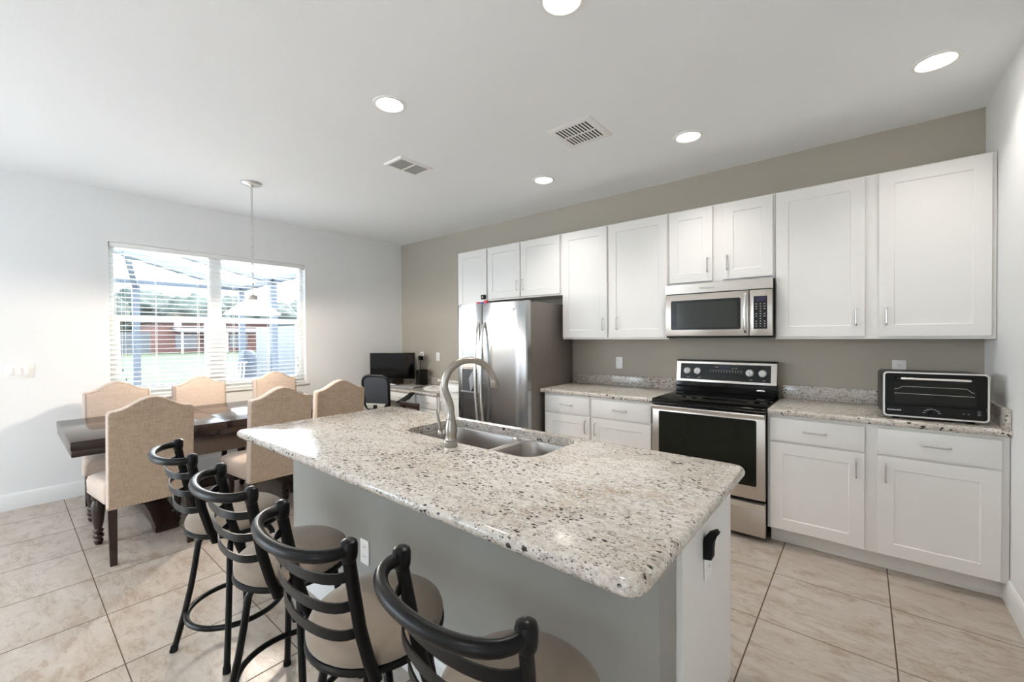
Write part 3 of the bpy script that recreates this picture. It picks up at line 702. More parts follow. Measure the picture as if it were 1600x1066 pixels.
# ================================================================== TOASTER OVEN
t = thing('toaster_oven', 'black countertop toaster oven with silver front edge near wall', 'toaster oven', (0, 0, 0))
W, Hh, D = 0.428, 0.275, 0.30
bm_ = MB().box(-W / 2 + 0.004, W / 2 - 0.004, 0.02, D, 0.018, Hh - 0.004, 0.02, 3); obj('body', bm_, 'black', t)
for sx in (-1, 1):
    for yy in (0.05, D - 0.04): obj('foot', MB().lathe([(0.016, 0), (0.018, 0.019)], (sx * (W / 2 - 0.06), yy, 0.0), 12), 'rubber', t)
ro = rrect(-W / 2, W / 2, 0.016, Hh, 0.020, 5); ri = rrect(-W / 2 + 0.008, W / 2 - 0.008, 0.024, Hh - 0.008, 0.014, 5)
b = MB(); b.loft([[(x, 0.022, z) for x, z in ro], [(x, 0.0, z) for x, z in ro], [(x, 0.0, z) for x, z in ri], [(x, 0.010, z) for x, z in ri]], False, False)
obj('front_trim', b, 'steel_bright', t, label='silver rim around the front')
dd = obj('door', MB().prism(rrect(-W / 2 + 0.009, W / 2 - 0.009, 0.088, Hh - 0.009, 0.012, 4), 'xz', 0.004, 0.018), 'black_gloss', t)
b = MB(); b.prism(rrect(-0.165, 0.165, 0.100, 0.218, 0.006, 3), 'xz', 0.0028, 0.0039); obj('door_glass', b, 'oven_glass', dd)
b = MB(); b.box(-0.158, -0.125, -0.026, 0.0035, 0.231, 0.245, 0.003).box(0.125, 0.158, -0.026, 0.0035, 0.231, 0.245, 0.003); obj('handle_mount', b, 'dark_panel', dd)
obj('handle', MB().cyl((-0.140, -0.022, 0.238), (0.140, -0.022, 0.238), 0.0068, n=14), 'steel_bright', dd)
b = MB(); b.tube([(-0.165, 0.0024, 0.176), (-0.150, 0.0024, 0.177), (-0.130, 0.0024, 0.192), (0.128, 0.0024, 0.192), (0.150, 0.0024, 0.172), (0.158, 0.0024, 0.171)], 0.0013, 6)
b.tube([(-0.165, 0.0024, 0.152), (0.158, 0.0024, 0.150)], 0.0014, 6); obj('wire_rack', b, 'steel_bright', dd)
pn = obj('control_panel', MB().prism(rrect(-W / 2 + 0.009, W / 2 - 0.009, 0.025, 0.084, 0.010, 4), 'xz', 0.004, 0.018), 'black', t)
text('lettering', 'KitchenAid', 0.0135, 'white_print', pn, Matrix.Translation((-0.165, 0.0036, 0.054)) @ FACE_Y)
kn = obj('dial', MB().tube([(-0.008, 0.0038, 0.046), (-0.008, -0.012, 0.046)], [0.015, 0.013], 20), 'black', pn)
b = MB()
for i in range(7):
    a = PI * (0.06 + 0.88 * i / 6); b.obox((-0.008 + 0.032 * math.cos(a), 0.0036, 0.044 + 0.026 * math.sin(a)), (0.006, 0, 0), (0, 0.0003, 0), (0, 0, 0.0016))
for z in (0.072, 0.062, 0.053): b.obox((0.176, 0.0036, z), (0.006, 0, 0), (0, 0.0003, 0), (0, 0, 0.0013))
for x in (0.118, 0.137): b.obox((x, 0.0036, 0.055), (0.004, 0, 0), (0, 0.0003, 0), (0, 0, 0.0013))
obj('panel_print', b, 'marks', pn)
t.location = (0.309, 3.318, CT); t.rotation_euler = (0, 0, math.radians(4.6))

# ================================================================== OUTLETS AND SWITCHES
def plate(name, label, cat, c, normal, parts=('socket', 'socket'), w_=0.072, h_=0.116, group=None):
    t = thing(name, label, cat, c, group)
    m = {'-y': Matrix.Identity(4), '+x': Matrix.Rotation(PI / 2, 4, 'Z')}[normal]
    m = Matrix.Translation(c) @ m
    b = MB(); b.box(-w_ / 2, w_ / 2, -0.006, 0.0, -h_ / 2, h_ / 2, 0.003); b.xform(m); obj('cover_plate', b, 'plate', t)
    k = len([p for p in parts if p == 'switch'])
    i = 0
    for p in parts:
        b = MB()
        if p == 'socket':
            z = 0.022 if i == 0 else -0.022; b.prism(rrect(-0.014, 0.014, z - 0.016, z + 0.016, 0.008, 4), 'xz', -0.0075, -0.0061)
        else:
            x = (i - (k - 1) / 2) * 0.046; b.box(x - 0.016, x + 0.016, -0.009, -0.0061, -0.033, 0.033, 0.0015)
        b.xform(m); so = obj(p, b, 'plate', t)
        if p == 'socket':
            b = MB()
            for dx, hh in ((-0.006, 0.005), (0.006, 0.004)): b.box(dx - 0.001, dx + 0.001, -0.0079, -0.0076, z + 0.002 - hh, z + 0.002 + hh)
            b.xform(m); obj('slot', b, 'dark_panel', so)
        i += 1
    return t
plate('outlet', 'white outlet plate on the grey knee wall under island overhang', 'outlet', (-1.81, 1.08, 0.396), '-y', group='wall outlets')
plate('outlet', 'white outlet plate on island end panel behind the black hook', 'outlet', (IX1 + 0.0188, 1.447, 0.685), '+x', group='wall outlets')
plate('outlet', 'white outlet plate behind monitor with a cord plugged in', 'outlet', (-4.955, YB, 1.137), '-y', group='wall outlets')
plate('outlet', 'white outlet plate on the back wall between the monitor and fridge', 'outlet', (-4.60, YB, 1.132), '-y', group='wall outlets')
plate('outlet', 'white outlet plate above the worktop between fridge and range', 'outlet', (-1.857, YB, 1.140), '-y', group='wall outlets')
plate('outlet', 'white outlet plate peeking above the toaster oven', 'outlet', (0.195, YB, 1.170), '-y', group='wall outlets')
plate('light_switch', 'white three-gang switch plate on the left wall beside dining table', 'switch', (XL, 0.075, 1.148), '+x', ('switch', 'switch', 'switch'), 0.165, 0.116)
# black curved flap hooked in the end-panel outlet
prof = [(0.0, 0.700), (0.024, 0.704), (0.027, 0.712), (0.027, 0.758), (0.033, 0.776), (0.045, 0.790), (0.036, 0.799), (0.014, 0.786), (0.002, 0.768), (0.0, 0.755)]
b = MB(); b.prism([(IX1 + 0.0268 - 0.008 + x, z) for x, z in prof], 'xz', 1.402, 1.432, 0.002)
tag(obj('wall_hook', b, 'black_matte'), 'black curved plastic hook on the white island end panel', 'hook')
# cords by the monitor
pts = [(-4.955, 3.895, 1.162), (-4.975, 3.86, 1.165), (-5.010, 3.85, 1.13), (-5.005, 3.855, 1.05), (-4.985, 3.86, 0.96), (-4.99, 3.85, 0.86), (-4.98, 3.82, 0.76), (-4.95, 3.72, 0.752)]
def smooth(pts, it=2):
    pts = [Vector(p) for p in pts]
    for _ in range(it):
        q = [pts[0]]
        for a, c in zip(pts, pts[1:]): q += [a * 0.75 + c * 0.25, a * 0.25 + c * 0.75]
        pts = q + [pts[-1]]
    return pts
t = thing('extension_lead', 'white power cord hanging from the outlet behind monitor', 'cord', (-4.95, 3.86, 0.744))
obj('cord', MB().tube(smooth(pts), 0.006, 8), 'plate', t)
obj('plug', MB().box(-4.972, -4.938, 3.872, 3.8965, 1.146, 1.176, 0.004), 'plate', t)
t = thing('power_adapter', 'black power adapter plugged in below the white cord', 'adapter', (-4.93, 3.87, 1.08))
obj('body', MB().box(-4.968, -4.915, 3.845, 3.8965, 1.075, 1.136, 0.005), 'black', t)
obj('cord', MB().tube(smooth([(-4.942, 3.868, 1.076), (-4.94, 3.862, 1.0), (-4.93, 3.85, 0.85), (-4.92, 3.80, 0.750), (-4.85, 3.70, 0.748)]), 0.0035, 8), 'black', t)
tag(obj('stick', MB().cyl((-4.96, 3.80, 0.752), (-4.74, 3.885, 1.02), 0.0045, n=8), 'linen'), 'thin pale stick leaning on the back wall beside monitor', 'stick')

# ================================================================== DESK THINGS
t = thing('monitor', 'black flat screen monitor on the corner desk', 'monitor', (0, 0, 0))
obj('stand_base', MB().prism(rrect(-0.13, 0.13, -0.10, 0.10, 0.03, 5), 'xy', 0.0, 0.012, 0.003), 'black', t)
obj('stand_neck', MB().box(-0.03, 0.03, 0.03, 0.055, 0.0115, 0.24, 0.004), 'black', t)
b = MB().box(-0.312, 0.312, -0.012, 0.028, 0.088, 0.452, 0.006); hs = obj('housing', b, 'black', t)
obj('screen', MB().box(-0.302, 0.302, -0.0135, -0.0125, 0.108, 0.444), 'black_gloss', hs)
t.location = (-5.005, 3.43, 0.742); t.rotation_euler = (0, 0, math.radians(38))
t = thing('laptop', 'closed grey laptop lying on the desk in front of monitor', 'laptop', (0, 0, 0))
obj('base', MB().box(-0.17, 0.17, -0.12, 0.12, 0.0, 0.014, 0.004), 'grey_plastic', t); obj('lid', MB().box(-0.17, 0.17, -0.12, 0.12, 0.0145, 0.022, 0.003), 'vent_grey', t)
t.location = (-4.66, 3.42, 0.742); t.rotation_euler = (0, 0, math.radians(20))
M['brown'] = mat('brown_card', (0.10, 0.065, 0.04), 0.7)
b = MB().box(-5.30, -5.12, 3.56, 3.70, 0.7425, 0.845, 0.006); tag(obj('desk_box', b, 'brown'), 'brown box on the desk behind the monitor stand', 'box')
t = thing('desk_organizer', 'black organizer box on the desk just right of monitor', 'organizer', (-4.72, 3.73, 0.742))
obj('box', MB().box(-4.79, -4.70, 3.66, 3.80, 0.7425, 0.955, 0.006), 'black', t); obj('front_slot', MB().box(-4.775, -4.715, 3.657, 3.6595, 0.90, 0.93), 'dark_panel', t)
tag(obj('plug_strip', MB().box(-4.44, -4.20, 3.80, 3.85, 0.7425, 0.782, 0.006), 'black'), 'black power strip at the back of the desk by base cabinet', 'power strip')
M['cloth'] = fabric('white_cloth', (0.62, 0.60, 0.57), (0.72, 0.70, 0.66))
b = MB(); rings = []
for k, (r, z) in enumerate(((0.15, 0.0), (0.145, 0.012), (0.11, 0.028), (0.06, 0.040), (0.02, 0.044))):
    rings.append([(-4.16 + 1.25 * r * (1 + 0.12 * math.sin(5 * a + k)) * math.cos(a), 3.48 + 0.8 * r * (1 + 0.1 * math.cos(4 * a)) * math.sin(a), 0.7425 + z * (1 + 0.25 * math.sin(7 * a + 1))) for a in [2 * PI * i / 28 for i in range(28)]])
b.loft(rings); tag(obj('cloth', b, 'cloth'), 'crumpled white cloth on the desk beside base cabinet', 'cloth')
t = thing('pen_tray', 'small clear tray of pens on the desk below monitor', 'tray', (-4.86, 3.33, 0.742))
obj('tray', MB().box(-4.95, -4.80, 3.29, 3.36, 0.7425, 0.772, 0.004), 'grey_plastic', t)
b = MB()
for i in range(4): b.cyl((-4.945, 3.30 + 0.014 * i, 0.777), (-4.81, 3.31 + 0.012 * i, 0.777), 0.0045, n=8)
obj('pens', b, 'white_print', t)

# office chair
t = thing('office_chair', 'black mesh-back office chair pulled up to corner desk', 'chair', (0, 0, 0))
b = MB().lathe([(0.03, 0.06), (0.03, 0.10)], n=16)
for i in range(5):
    a = 2 * PI * i / 5 + 0.3; b.tube([(0.02 * math.cos(a), 0.02 * math.sin(a), 0.085), (0.29 * math.cos(a), 0.29 * math.sin(a), 0.066)], [0.022, 0.014], 10)
obj('star_base', b, 'black', t)
for i in range(5):
    a = 2 * PI * i / 5 + 0.3; x, y = 0.29 * math.cos(a), 0.29 * math.sin(a)
    obj('caster', MB().cyl((x - 0.02 * math.sin(a), y + 0.02 * math.cos(a), 0.026), (x + 0.02 * math.sin(a), y - 0.02 * math.cos(a), 0.026), 0.026, n=16).cyl((x, y, 0.026), (x, y, 0.066), 0.008, n=8), 'black', t)
obj('gas_lift', MB().lathe([(0.026, 0.10), (0.026, 0.24), (0.016, 0.241), (0.016, 0.42)], n=16), 'black', t)
obj('seat', MB().prism(rrect(-0.24, 0.24, -0.23, 0.25, 0.09, 6), 'xy', 0.42, 0.50, 0.025, 3), 'black_matte', t)
zc, hw_, hh_ = 0.775, 0.165, 0.20
def bo(x, z): return (x, -0.25 - 0.10 * (z - 0.55) + 0.25 * x * x, z)
oo = []; 
for (x, z) in rrect(-hw_, hw_, zc - hh_, zc + hh_, 0.09, 6): oo.append(bo(x * (1 + 0.25 * (z - zc)), z))
bf = obj('back_frame', MB().tube(oo, 0.016, 10, closed=True), 'black', t)
b = MB(); rows = []
for j in range(9):
    z = zc - hh_ + 2 * hh_ * j / 8; ins = 0.09 - math.sqrt(max(0, 0.09 ** 2 - max(0, abs(z - zc) - (hh_ - 0.09)) ** 2))
    hwz = (hw_ - ins) * (1 + 0.25 * (z - zc)); rows.append([bo(-hwz + 2 * hwz * i / 12, z) for i in range(13)])
rows2 = [[(x, y - 0.004, z) for x, y, z in r] for r in rows]
b.loft(rows, False, False, False); b.loft(rows2, False, False, False); obj('back_mesh', b, 'mesh', bf, label='blue grey mesh of the back')
b = MB(); b.prism([(-0.10, 0.595), (0.10, 0.595), (0.13, 0.655), (-0.13, 0.655)], 'xz', -0.285, -0.262, 0.008); obj('lumbar_plate', b, 'vent_grey', bf, label='pale grey lumbar plate')
obj('spine', MB().tube([(0, -0.15, 0.43), (0, -0.28, 0.44), (0, -0.31, 0.52), (0, -0.285, 0.64)], [0.03, 0.03, 0.028, 0.022], 10), 'black', t)
for s in (-1, 1):
    ar = obj('armrest', MB().prism([(-0.17, 0.655), (-0.16, 0.672), (0.02, 0.69), (0.15, 0.735), (0.165, 0.72), (0.04, 0.665), (-0.10, 0.648)], 'yz', s * 0.225 - 0.032, s * 0.225 + 0.032, 0.008), 'black', t)
    obj('arm_post', MB().tube([(s * 0.20, -0.03, 0.44), (s * 0.232, -0.04, 0.46), (s * 0.228, -0.06, 0.655)], 0.018, 10), 'black', ar)
t.location = (-4.38, 2.95, 0); t.rotation_euler = (0, 0, math.radians(24))

# low dark chair behind the island, only its top rail shows
t = thing('child_chair', 'low dark brown wooden chair, only top rail showing behind island', 'chair', (-3.78, 2.69, 0))
obj('top_rail', MB().box(-3.95, -3.63, 2.798, 2.820, 0.645, 0.70, 0.004), 'legwood', t)
obj('middle_rail', MB().box(-3.925, -3.655, 2.802, 2.816, 0.50, 0.55, 0.003), 'legwood', t)
obj('seat', MB().box(-3.95, -3.63, 2.56, 2.797, 0.325, 0.35, 0.005), 'legwood', t)
for sx in (-3.935, -3.645):
    obj('leg', MB().box(sx - 0.014, sx + 0.014, 2.798, 2.82, 0, 0.6445, 0.003), 'legwood', t)
    obj('leg', MB().box(sx - 0.014, sx + 0.014, 2.57, 2.595, 0, 0.3245, 0.003), 'legwood', t)

# ================================================================== DINING TABLE
tx0, tx1, ty0, ty1 = -4.952, -3.843, 0.256, 2.245
t = thing('dining_table', 'dark brown wooden dining table with glossy top by the window', 'table', (-4.4, 1.25, 0))
obj('tabletop', MB().box(tx0, tx1, ty0, 1.115, 0.705, 0.76, 0.005).box(tx0, tx1, 1.1165, ty1, 0.705, 0.76, 0.005), 'wood', t)
b = MB().box(tx0 + 0.012, tx1 - 0.003, ty0 + 0.004, ty1 - 0.004, 0.660, 0.7045, 0.003); obj('apron', b, 'wood', t)
for y in (0.75, 1.75):
    b = MB().lathe([(0.11, 0.12), (0.12, 0.16), (0.09, 0.20), (0.06, 0.24), (0.085, 0.33), (0.10, 0.42), (0.075, 0.52), (0.06, 0.56), (0.10, 0.60), (0.11, 0.659)], (-4.40, y, 0), 24); obj('pedestal', b, 'legwood', t)
    b = MB(); b.prism([(-4.86, 0.0), (-4.76, 0.0), (-4.72, 0.04), (-4.08, 0.04), (-4.04, 0.0), (-3.94, 0.0), (-3.93, 0.05), (-4.10, 0.10), (-4.28, 0.1195), (-4.52, 0.1195), (-4.70, 0.10), (-4.87, 0.05)], 'xz', y - 0.07, y + 0.07, 0.006); obj('foot', b, 'legwood', t)
obj('stretcher', MB().box(-4.44, -4.36, 0.83, 1.67, 0.125, 0.195, 0.006), 'legwood', t)

# ================================================================== DINING CHAIRS
def make_dining_chair(label):
    t = thing('dining_chair', label, 'chair', (0, 0, 0), 'linen chairs around the dining table')
    def yb(z): return -0.245 - 0.085 * (z - 0.345)           # rear plane, leaning back
    out = [(-0.218, 0.345), (0.218, 0.345), (0.218, 0.94)]
    out += [(0.218 - 0.022 * (1 - math.cos(a)), 0.94 + 0.024 * math.sin(a)) for a in (0.5, 1.0, 1.5)]
    for i in range(1, 20):
        x = 0.195 - 0.39 * i / 20; out.append((x, 0.964 + 0.076 * (0.5 + 0.5 * math.cos(PI * x / 0.195)) ** 1.0))
    out += [(-(0.218 - 0.022 * (1 - math.cos(a))), 0.94 + 0.024 * math.sin(a)) for a in (1.5, 1.0, 0.5)] + [(-0.218, 0.94)]
    def back(ins, layers):
        def ring(d, y):
            sx = 1 - d / 0.218; sz = 1 - d / 0.35
            return [(x * sx, y - 0.085 * (0.66 + (z - 0.66) * sz - 0.345), 0.66 + (z - 0.66) * sz) for x, z in out]
        b = MB(); b.loft([ring(ins + d, y) for d, y in layers]); return b
    obj('backrest', back(0.0, ((0.012, -0.240), (0.003, -0.237), (0.0, -0.228), (0.0, -0.172), (0.005, -0.160), (0.016, -0.154), (0.04, -0.151))), 'linen', t, 50)
    obj('back_panel', back(0.003, ((0.0, -0.2405), (0.0, -0.246), (0.003, -0.249), (0.01, -0.250))), 'burlap', t, label='tan linen rear panel')
    rings = []
    for z, ins, r in ((0.362, 0.004, 0.02), (0.366, 0, 0.022), (0.45, -0.004, 0.03), (0.478, 0.002, 0.045), (0.495, 0.03, 0.05), (0.503, 0.10, 0.05)):
        p = rrect(-0.265 + ins, 0.265 - ins, -0.153 + ins * 0.3, 0.255 - ins, r, 6)
        rings.append([(x * (0.84 + 0.16 * min(1, (y + 0.155) / 0.36)), y, z) for x, y in p])
    b = MB(); b.loft(rings); obj('seat', b, 'linen', t, 50)
    nb = MB()
    def nail(x, y, z, ax): nb.ball((x, y, z), 0.0048, (0.45 if ax == 'x' else 1, 0.45 if ax == 'y' else 1, 1), 6, 4)
    for i in range(22):
        x = -0.20 + 0.40 * i / 21; nail(x, yb(0.355) - 0.0055, 0.357, 'y')
        x = -0.25 + 0.50 * i / 21; nail(x, 0.256, 0.376, 'y')
    for i in range(40):
        z = 0.50 + 0.45 * i / 39
        for s in (-1, 1): nail(s * 0.203, -0.154 - 0.085 * (z - 0.345), z, 'y')
    for i in range(1, 24):
        x = 0.19 - 0.38 * i / 24; z = 0.952 + 0.074 * (0.5 + 0.5 * math.cos(PI * x / 0.195)); nail(x, -0.154 - 0.085 * (z - 0.345), z, 'y')
    for i in range(18):
        y = -0.13 + 0.36 * i / 17
        for s in (-1, 1): nail(s * 0.266 * (0.84 + 0.16 * min(1, (y + 0.155) / 0.36)), y, 0.376, 'x')
    obj('nailhead_trim', nb, 'nail', t)
    for s in (-1, 1):
        b = MB(); b.loft([[(s * 0.195 - 0.017, -0.255, 0), (s * 0.195 + 0.017, -0.255, 0), (s * 0.195 + 0.017, -0.222, 0), (s * 0.195 - 0.017, -0.222, 0)],
                          [(s * 0.195 - 0.022, -0.243, 0.36), (s * 0.195 + 0.022, -0.243, 0.36), (s * 0.195 + 0.022, -0.198, 0.36), (s * 0.195 - 0.022, -0.198, 0.36)]])
        obj('leg', b, 'legwood', t)
        b = MB().lathe([(0.016, 0.0), (0.022, 0.012), (0.026, 0.03), (0.018, 0.042), (0.028, 0.052), (0.030, 0.065), (0.018, 0.076), (0.027, 0.088), (0.029, 0.098), (0.019, 0.110), (0.024, 0.128), (0.030, 0.165), (0.037, 0.235), (0.036, 0.275), (0.028, 0.305), (0.034, 0.318), (0.034, 0.363)], (s * 0.215, 0.215, 0), 20)
        obj('leg', b, 'legwood', t)
    return t
ch = make_dining_chair('cream linen dining chair nearest the stools, tan back towards camera')
ch.location = (-3.832, 0.612, 0); ch.rotation_euler = (0, 0, PI / 2)
for x, y, r, lab in ((-3.665, 1.343, PI / 2, 'middle tan-backed dining chair half hidden by the island worktop'),
                     (-3.800, 1.885, PI / 2, 'tan-backed dining chair farthest along the near side, beside office chair'),
                     (-4.815, 0.633, -PI / 2, 'cream linen dining chair on window side nearest the wall switch'),
                     (-4.835, 1.238, -PI / 2, 'middle cream linen dining chair on the window side'),
                     (-4.825, 1.935, -PI / 2, 'cream linen dining chair on window side below pendant, farthest along')):
    dup(ch, (x, y, 0), r, lab)

# ================================================================== BAR STOOLS
def make_stool(label):
    t = thing('bar_stool', label, 'stool', (0, 0, 0), 'swivel stools along the island')
    st = 'stool_metal'
    obj('seat', MB().lathe([(0.184, 0.566), (0.192, 0.574), (0.194, 0.590), (0.188, 0.606), (0.165, 0.622), (0.12, 0.630), (0.06, 0.633), (0.002, 0.634)], n=48), 'suede', t, 50)
    obj('seat_ring', MB().lathe([(0.165, 0.548), (0.190, 0.548), (0.197, 0.553), (0.197, 0.562), (0.190, 0.567), (0.165, 0.567)], n=48, cap0=True, cap1=True), st, t)
    obj('swivel', MB().lathe([(0.085, 0.518), (0.085, 0.532), (0.07, 0.534), (0.07, 0.5475)], n=20), st, t)
    for k in range(4):
        a = PI / 4 + k * PI / 2; ca, sa = math.cos(a), math.sin(a)
        rz = smooth([(0.03, 0.512), (0.085, 0.512), (0.130, 0.508), (0.150, 0.480), (0.160, 0.40), (0.185, 0.25), (0.205, 0.16), (0.245, 0.008)], 2) if False else None
        prof = [(0.03, 0.512), (0.08, 0.512), (0.115, 0.509), (0.135, 0.497), (0.147, 0.475), (0.153, 0.44), (0.163, 0.37), (0.180, 0.27), (0.203, 0.165), (0.225, 0.08), (0.243, 0.012)]
        lg = obj('leg', MB().tube([(r * ca, r * sa, z) for r, z in prof], 0.0125, 10), st, t)
        obj('foot_cap', MB().tube([(0.241 * ca, 0.241 * sa, 0.026), (0.247 * ca, 0.247 * sa, 0.0)], [0.0145, 0.0155], 12), 'rubber', lg)
    obj('footrest_ring', MB().tube([(0.192 * math.cos(2 * PI * i / 40), 0.192 * math.sin(2 * PI * i / 40), 0.165) for i in range(40)], 0.0115, 10, closed=True), st, t)
    oval = [(1.0 * math.cos(2 * PI * q / 10), 1.5 * math.sin(2 * PI * q / 10)) for q in range(10)]
    def post(z):      # (x, y) of a back post at height z
        pts = [(0.545, 0.165, -0.108), (0.60, 0.169, -0.130), (0.70, 0.175, -0.157), (0.82, 0.181, -0.178), (0.91, 0.186, -0.193)]
        for (z0, x0, y0), (z1, x1, y1) in zip(pts, pts[1:]):
            if z <= z1: u = (z - z0) / (z1 - z0); return x0 + (x1 - x0) * u, y0 + (y1 - y0) * u
        return pts[-1][1:]
    for s in (-1, 1):
        pts = []
        for i in range(12):
            z = 0.538 + (0.905 - 0.538) * i / 11; x, y = post(max(0.545, z)); pts.append((s * x, y, z))
        pr = []
        b = MB(); rings = []
        for i, p in enumerate(pts):
            rings.append([(p[0] + 0.0095 * math.cos(a), p[1] + 0.0165 * math.sin(a), p[2]) for a in [2 * PI * q / 14 for q in range(14)]])
        b.loft(rings); ps = obj('back_post', b, st, t)
        b = MB(); x, y = post(0.91)
        b.lathe([(0.012, -0.028), (0.0185, -0.020), (0.0205, -0.006), (0.0205, 0.014), (0.018, 0.022), (0.010, 0.027), (0.001, 0.028)], (s * x, y + 0.003, 0.912), 20)
        obj('rail_cap', b, st, ps)
    x, y = post(0.91)
    n = 18; pts = [(-x * math.cos(PI * i / n), y - 0.008 - 0.098 * math.sin(PI * i / n) ** 0.85, 0.914) for i in range(n + 1)]
    obj('top_rail', MB().tube(pts, 0.0148, 12), st, t)
    for z in (0.850, 0.774, 0.700):
        x, y = post(z); pts = [(-x * math.cos(PI * i / n), y - 0.072 * math.sin(PI * i / n) ** 0.85, z - 0.006 * math.sin(PI * i / n)) for i in range(n + 1)]
        obj('back_slat', MB().band(pts, 0.0125, 0.0022), st, t)
    return t
st0 = make_stool('dark metal bar stool farthest from camera, next to dining chair')
st0.location = (-2.280, 0.69, 0); st0.rotation_euler = (0, 0, math.radians(-5))
stools = [st0]
for x, y, r, lab in ((-1.670, 0.695, -3, 'dark metal bar stool second from the dining chairs'),
                     (-1.112, 0.700, 0, 'dark metal bar stool facing the island outlet, third from dining chairs'),
                     (-0.605, 0.748, -3, 'dark metal bar stool nearest the camera at island corner')):
    stools.append(dup(st0, (x, y, 0), math.radians(r), lab))
for s, ang in zip(stools, (18.6, 29.3, 24.0, 20.0)):       # leg frames stand at their own angles under the swivel
    for c in s.children:
        if c.name.startswith(('leg', 'footrest_ring')): c.rotation_euler = (0, 0, math.radians(ang) - s.rotation_euler.z)

# ================================================================== CEILING FIXTURES
def downlight(x, y, label, watts=CAN_W):
    t = thing('recessed_light', label, 'light', (x, y, ZC), 'round recessed ceiling lights')
    obj('trim_ring', MB().lathe([(0.098, 0.0), (0.096, -0.006), (0.080, -0.008), (0.074, -0.004), (0.074, -0.001)], (x, y, ZC), 40, False, False), 'plate', t)
    obj('lamp', MB().lathe([(0.0735, -0.0012), (0.0735, -0.0042)], (x, y, ZC), 40), 'lamp_on', t)
    ld = bpy.data.lights.new('lamp_light', 'AREA'); ld.shape = 'DISK'; ld.size = 0.14; ld.energy = watts; ld.color = (1.0, 0.96, 0.91); ld.spread = math.radians(105)
    lo = bpy.data.objects.new('lamp_light', ld); COL.objects.link(lo); lo.parent = t; lo.location = (0, 0, -0.012)
    return t
for x, y, lab in ((-0.960, 1.497, 'round recessed ceiling light above island, cut by the top edge'), (-2.184, 1.497, 'round recessed ceiling light over the dining end of the island'),
                  (-0.945, 3.098, 'round recessed ceiling light in front of the microwave cabinets'), (-2.196, 3.105, 'round recessed ceiling light in front of fridge cabinets'),
                  (0.290, 3.080, 'round recessed ceiling light beside the right wall')): downlight(x, y, lab, CAN_W * (1.1 if y < 2 else 0.55 if x > 0 else 0.85))
for x in (-4.3, -2.184, -0.5):  # extra lamps out of view, added to raise the overall room light
    downlight(x, -1.3, 'unseen recessed ceiling light added as fill behind the camera', 4)
# supply grille with open dark slots
t = thing('ceiling_vent', 'white ceiling vent with dark open slots above the island', 'vent', (-1.50, 2.55, ZC), 'ceiling vents')
vx0, vx1, vy0, vy1 = -1.672, -1.332, 2.385, 2.725
b = MB(); b.loft([[(x, y, ZC) for x, y in ((vx0, vy0), (vx1, vy0), (vx1, vy1), (vx0, vy1))], [(x, y, ZC - 0.007) for x, y in ((vx0 + 0.012, vy0 + 0.012), (vx1 - 0.012, vy0 + 0.012), (vx1 - 0.012, vy1 - 0.012), (vx0 + 0.012, vy1 - 0.012))],
                  [(x, y, ZC - 0.007) for x, y in ((vx0 + 0.045, vy0 + 0.045), (vx1 - 0.045, vy0 + 0.045), (vx1 - 0.045, vy1 - 0.045), (vx0 + 0.045, vy1 - 0.045))],
                  [(x, y, ZC - 0.003) for x, y in ((vx0 + 0.046, vy0 + 0.046), (vx1 - 0.046, vy0 + 0.046), (vx1 - 0.046, vy1 - 0.046), (vx0 + 0.046, vy1 - 0.046))]], False, False)
obj('frame', b, 'plate', t)
obj('duct', MB().box(vx0 + 0.044, vx1 - 0.044, vy0 + 0.044, vy1 - 0.044, ZC - 0.0022, ZC - 0.0006), 'vent_dark', t)
b = MB(); n = 10
for i in range(n + 1):
    xx = vx0 + 0.046 + (vx1 - vx0 - 0.092) * i / n; b.obox((xx, (vy0 + vy1) / 2, ZC - 0.0052), (0.0052, 0, 0.001), (0, (vy1 - vy0) / 2 - 0.046, 0), (0, 0, 0.0007))
obj('louvres', b, 'plate', t); obj('mullion', MB().box(vx0 + 0.046, vx1 - 0.046, (vy0 + vy1) / 2 - 0.007, (vy0 + vy1) / 2 + 0.007, ZC - 0.0072, ZC - 0.0045), 'plate', t)
t = thing('ceiling_vent', 'white ceiling vent with closed grey louvres, nearer the window', 'vent', (-2.853, 2.13, ZC), 'ceiling vents')
vx0, vx1, vy0, vy1 = -2.972, -2.735, 1.968, 2.295
b = MB(); b.loft([[(x, y, ZC) for x, y in ((vx0, vy0), (vx1, vy0), (vx1, vy1), (vx0, vy1))], [(x, y, ZC - 0.012) for x, y in ((vx0 + 0.01, vy0 + 0.01), (vx1 - 0.01, vy0 + 0.01), (vx1 - 0.01, vy1 - 0.01), (vx0 + 0.01, vy1 - 0.01))],
                  [(x, y, ZC - 0.012) for x, y in ((vx0 + 0.03, vy0 + 0.03), (vx1 - 0.03, vy0 + 0.03), (vx1 - 0.03, vy1 - 0.03), (vx0 + 0.03, vy1 - 0.03))],
                  [(x, y, ZC - 0.006) for x, y in ((vx0 + 0.031, vy0 + 0.031), (vx1 - 0.031, vy0 + 0.031), (vx1 - 0.031, vy1 - 0.031), (vx0 + 0.031, vy1 - 0.031))]], False, False)
obj('frame', b, 'plate', t)
b = MB().box(vx0 + 0.03, vx1 - 0.03, vy0 + 0.03, vy1 - 0.03, ZC - 0.004, ZC - 0.001)
for i in range(12):
    for y0, y1 in ((vy0 + 0.032, (vy0 + vy1) / 2 - 0.008), ((vy0 + vy1) / 2 + 0.008, vy1 - 0.032)):
        b.obox((vx0 + 0.04 + i * 0.0143, (y0 + y1) / 2, ZC - 0.007), (0.0068, 0, 0.0025), (0, (y1 - y0) / 2, 0), (0, 0, 0.0006))
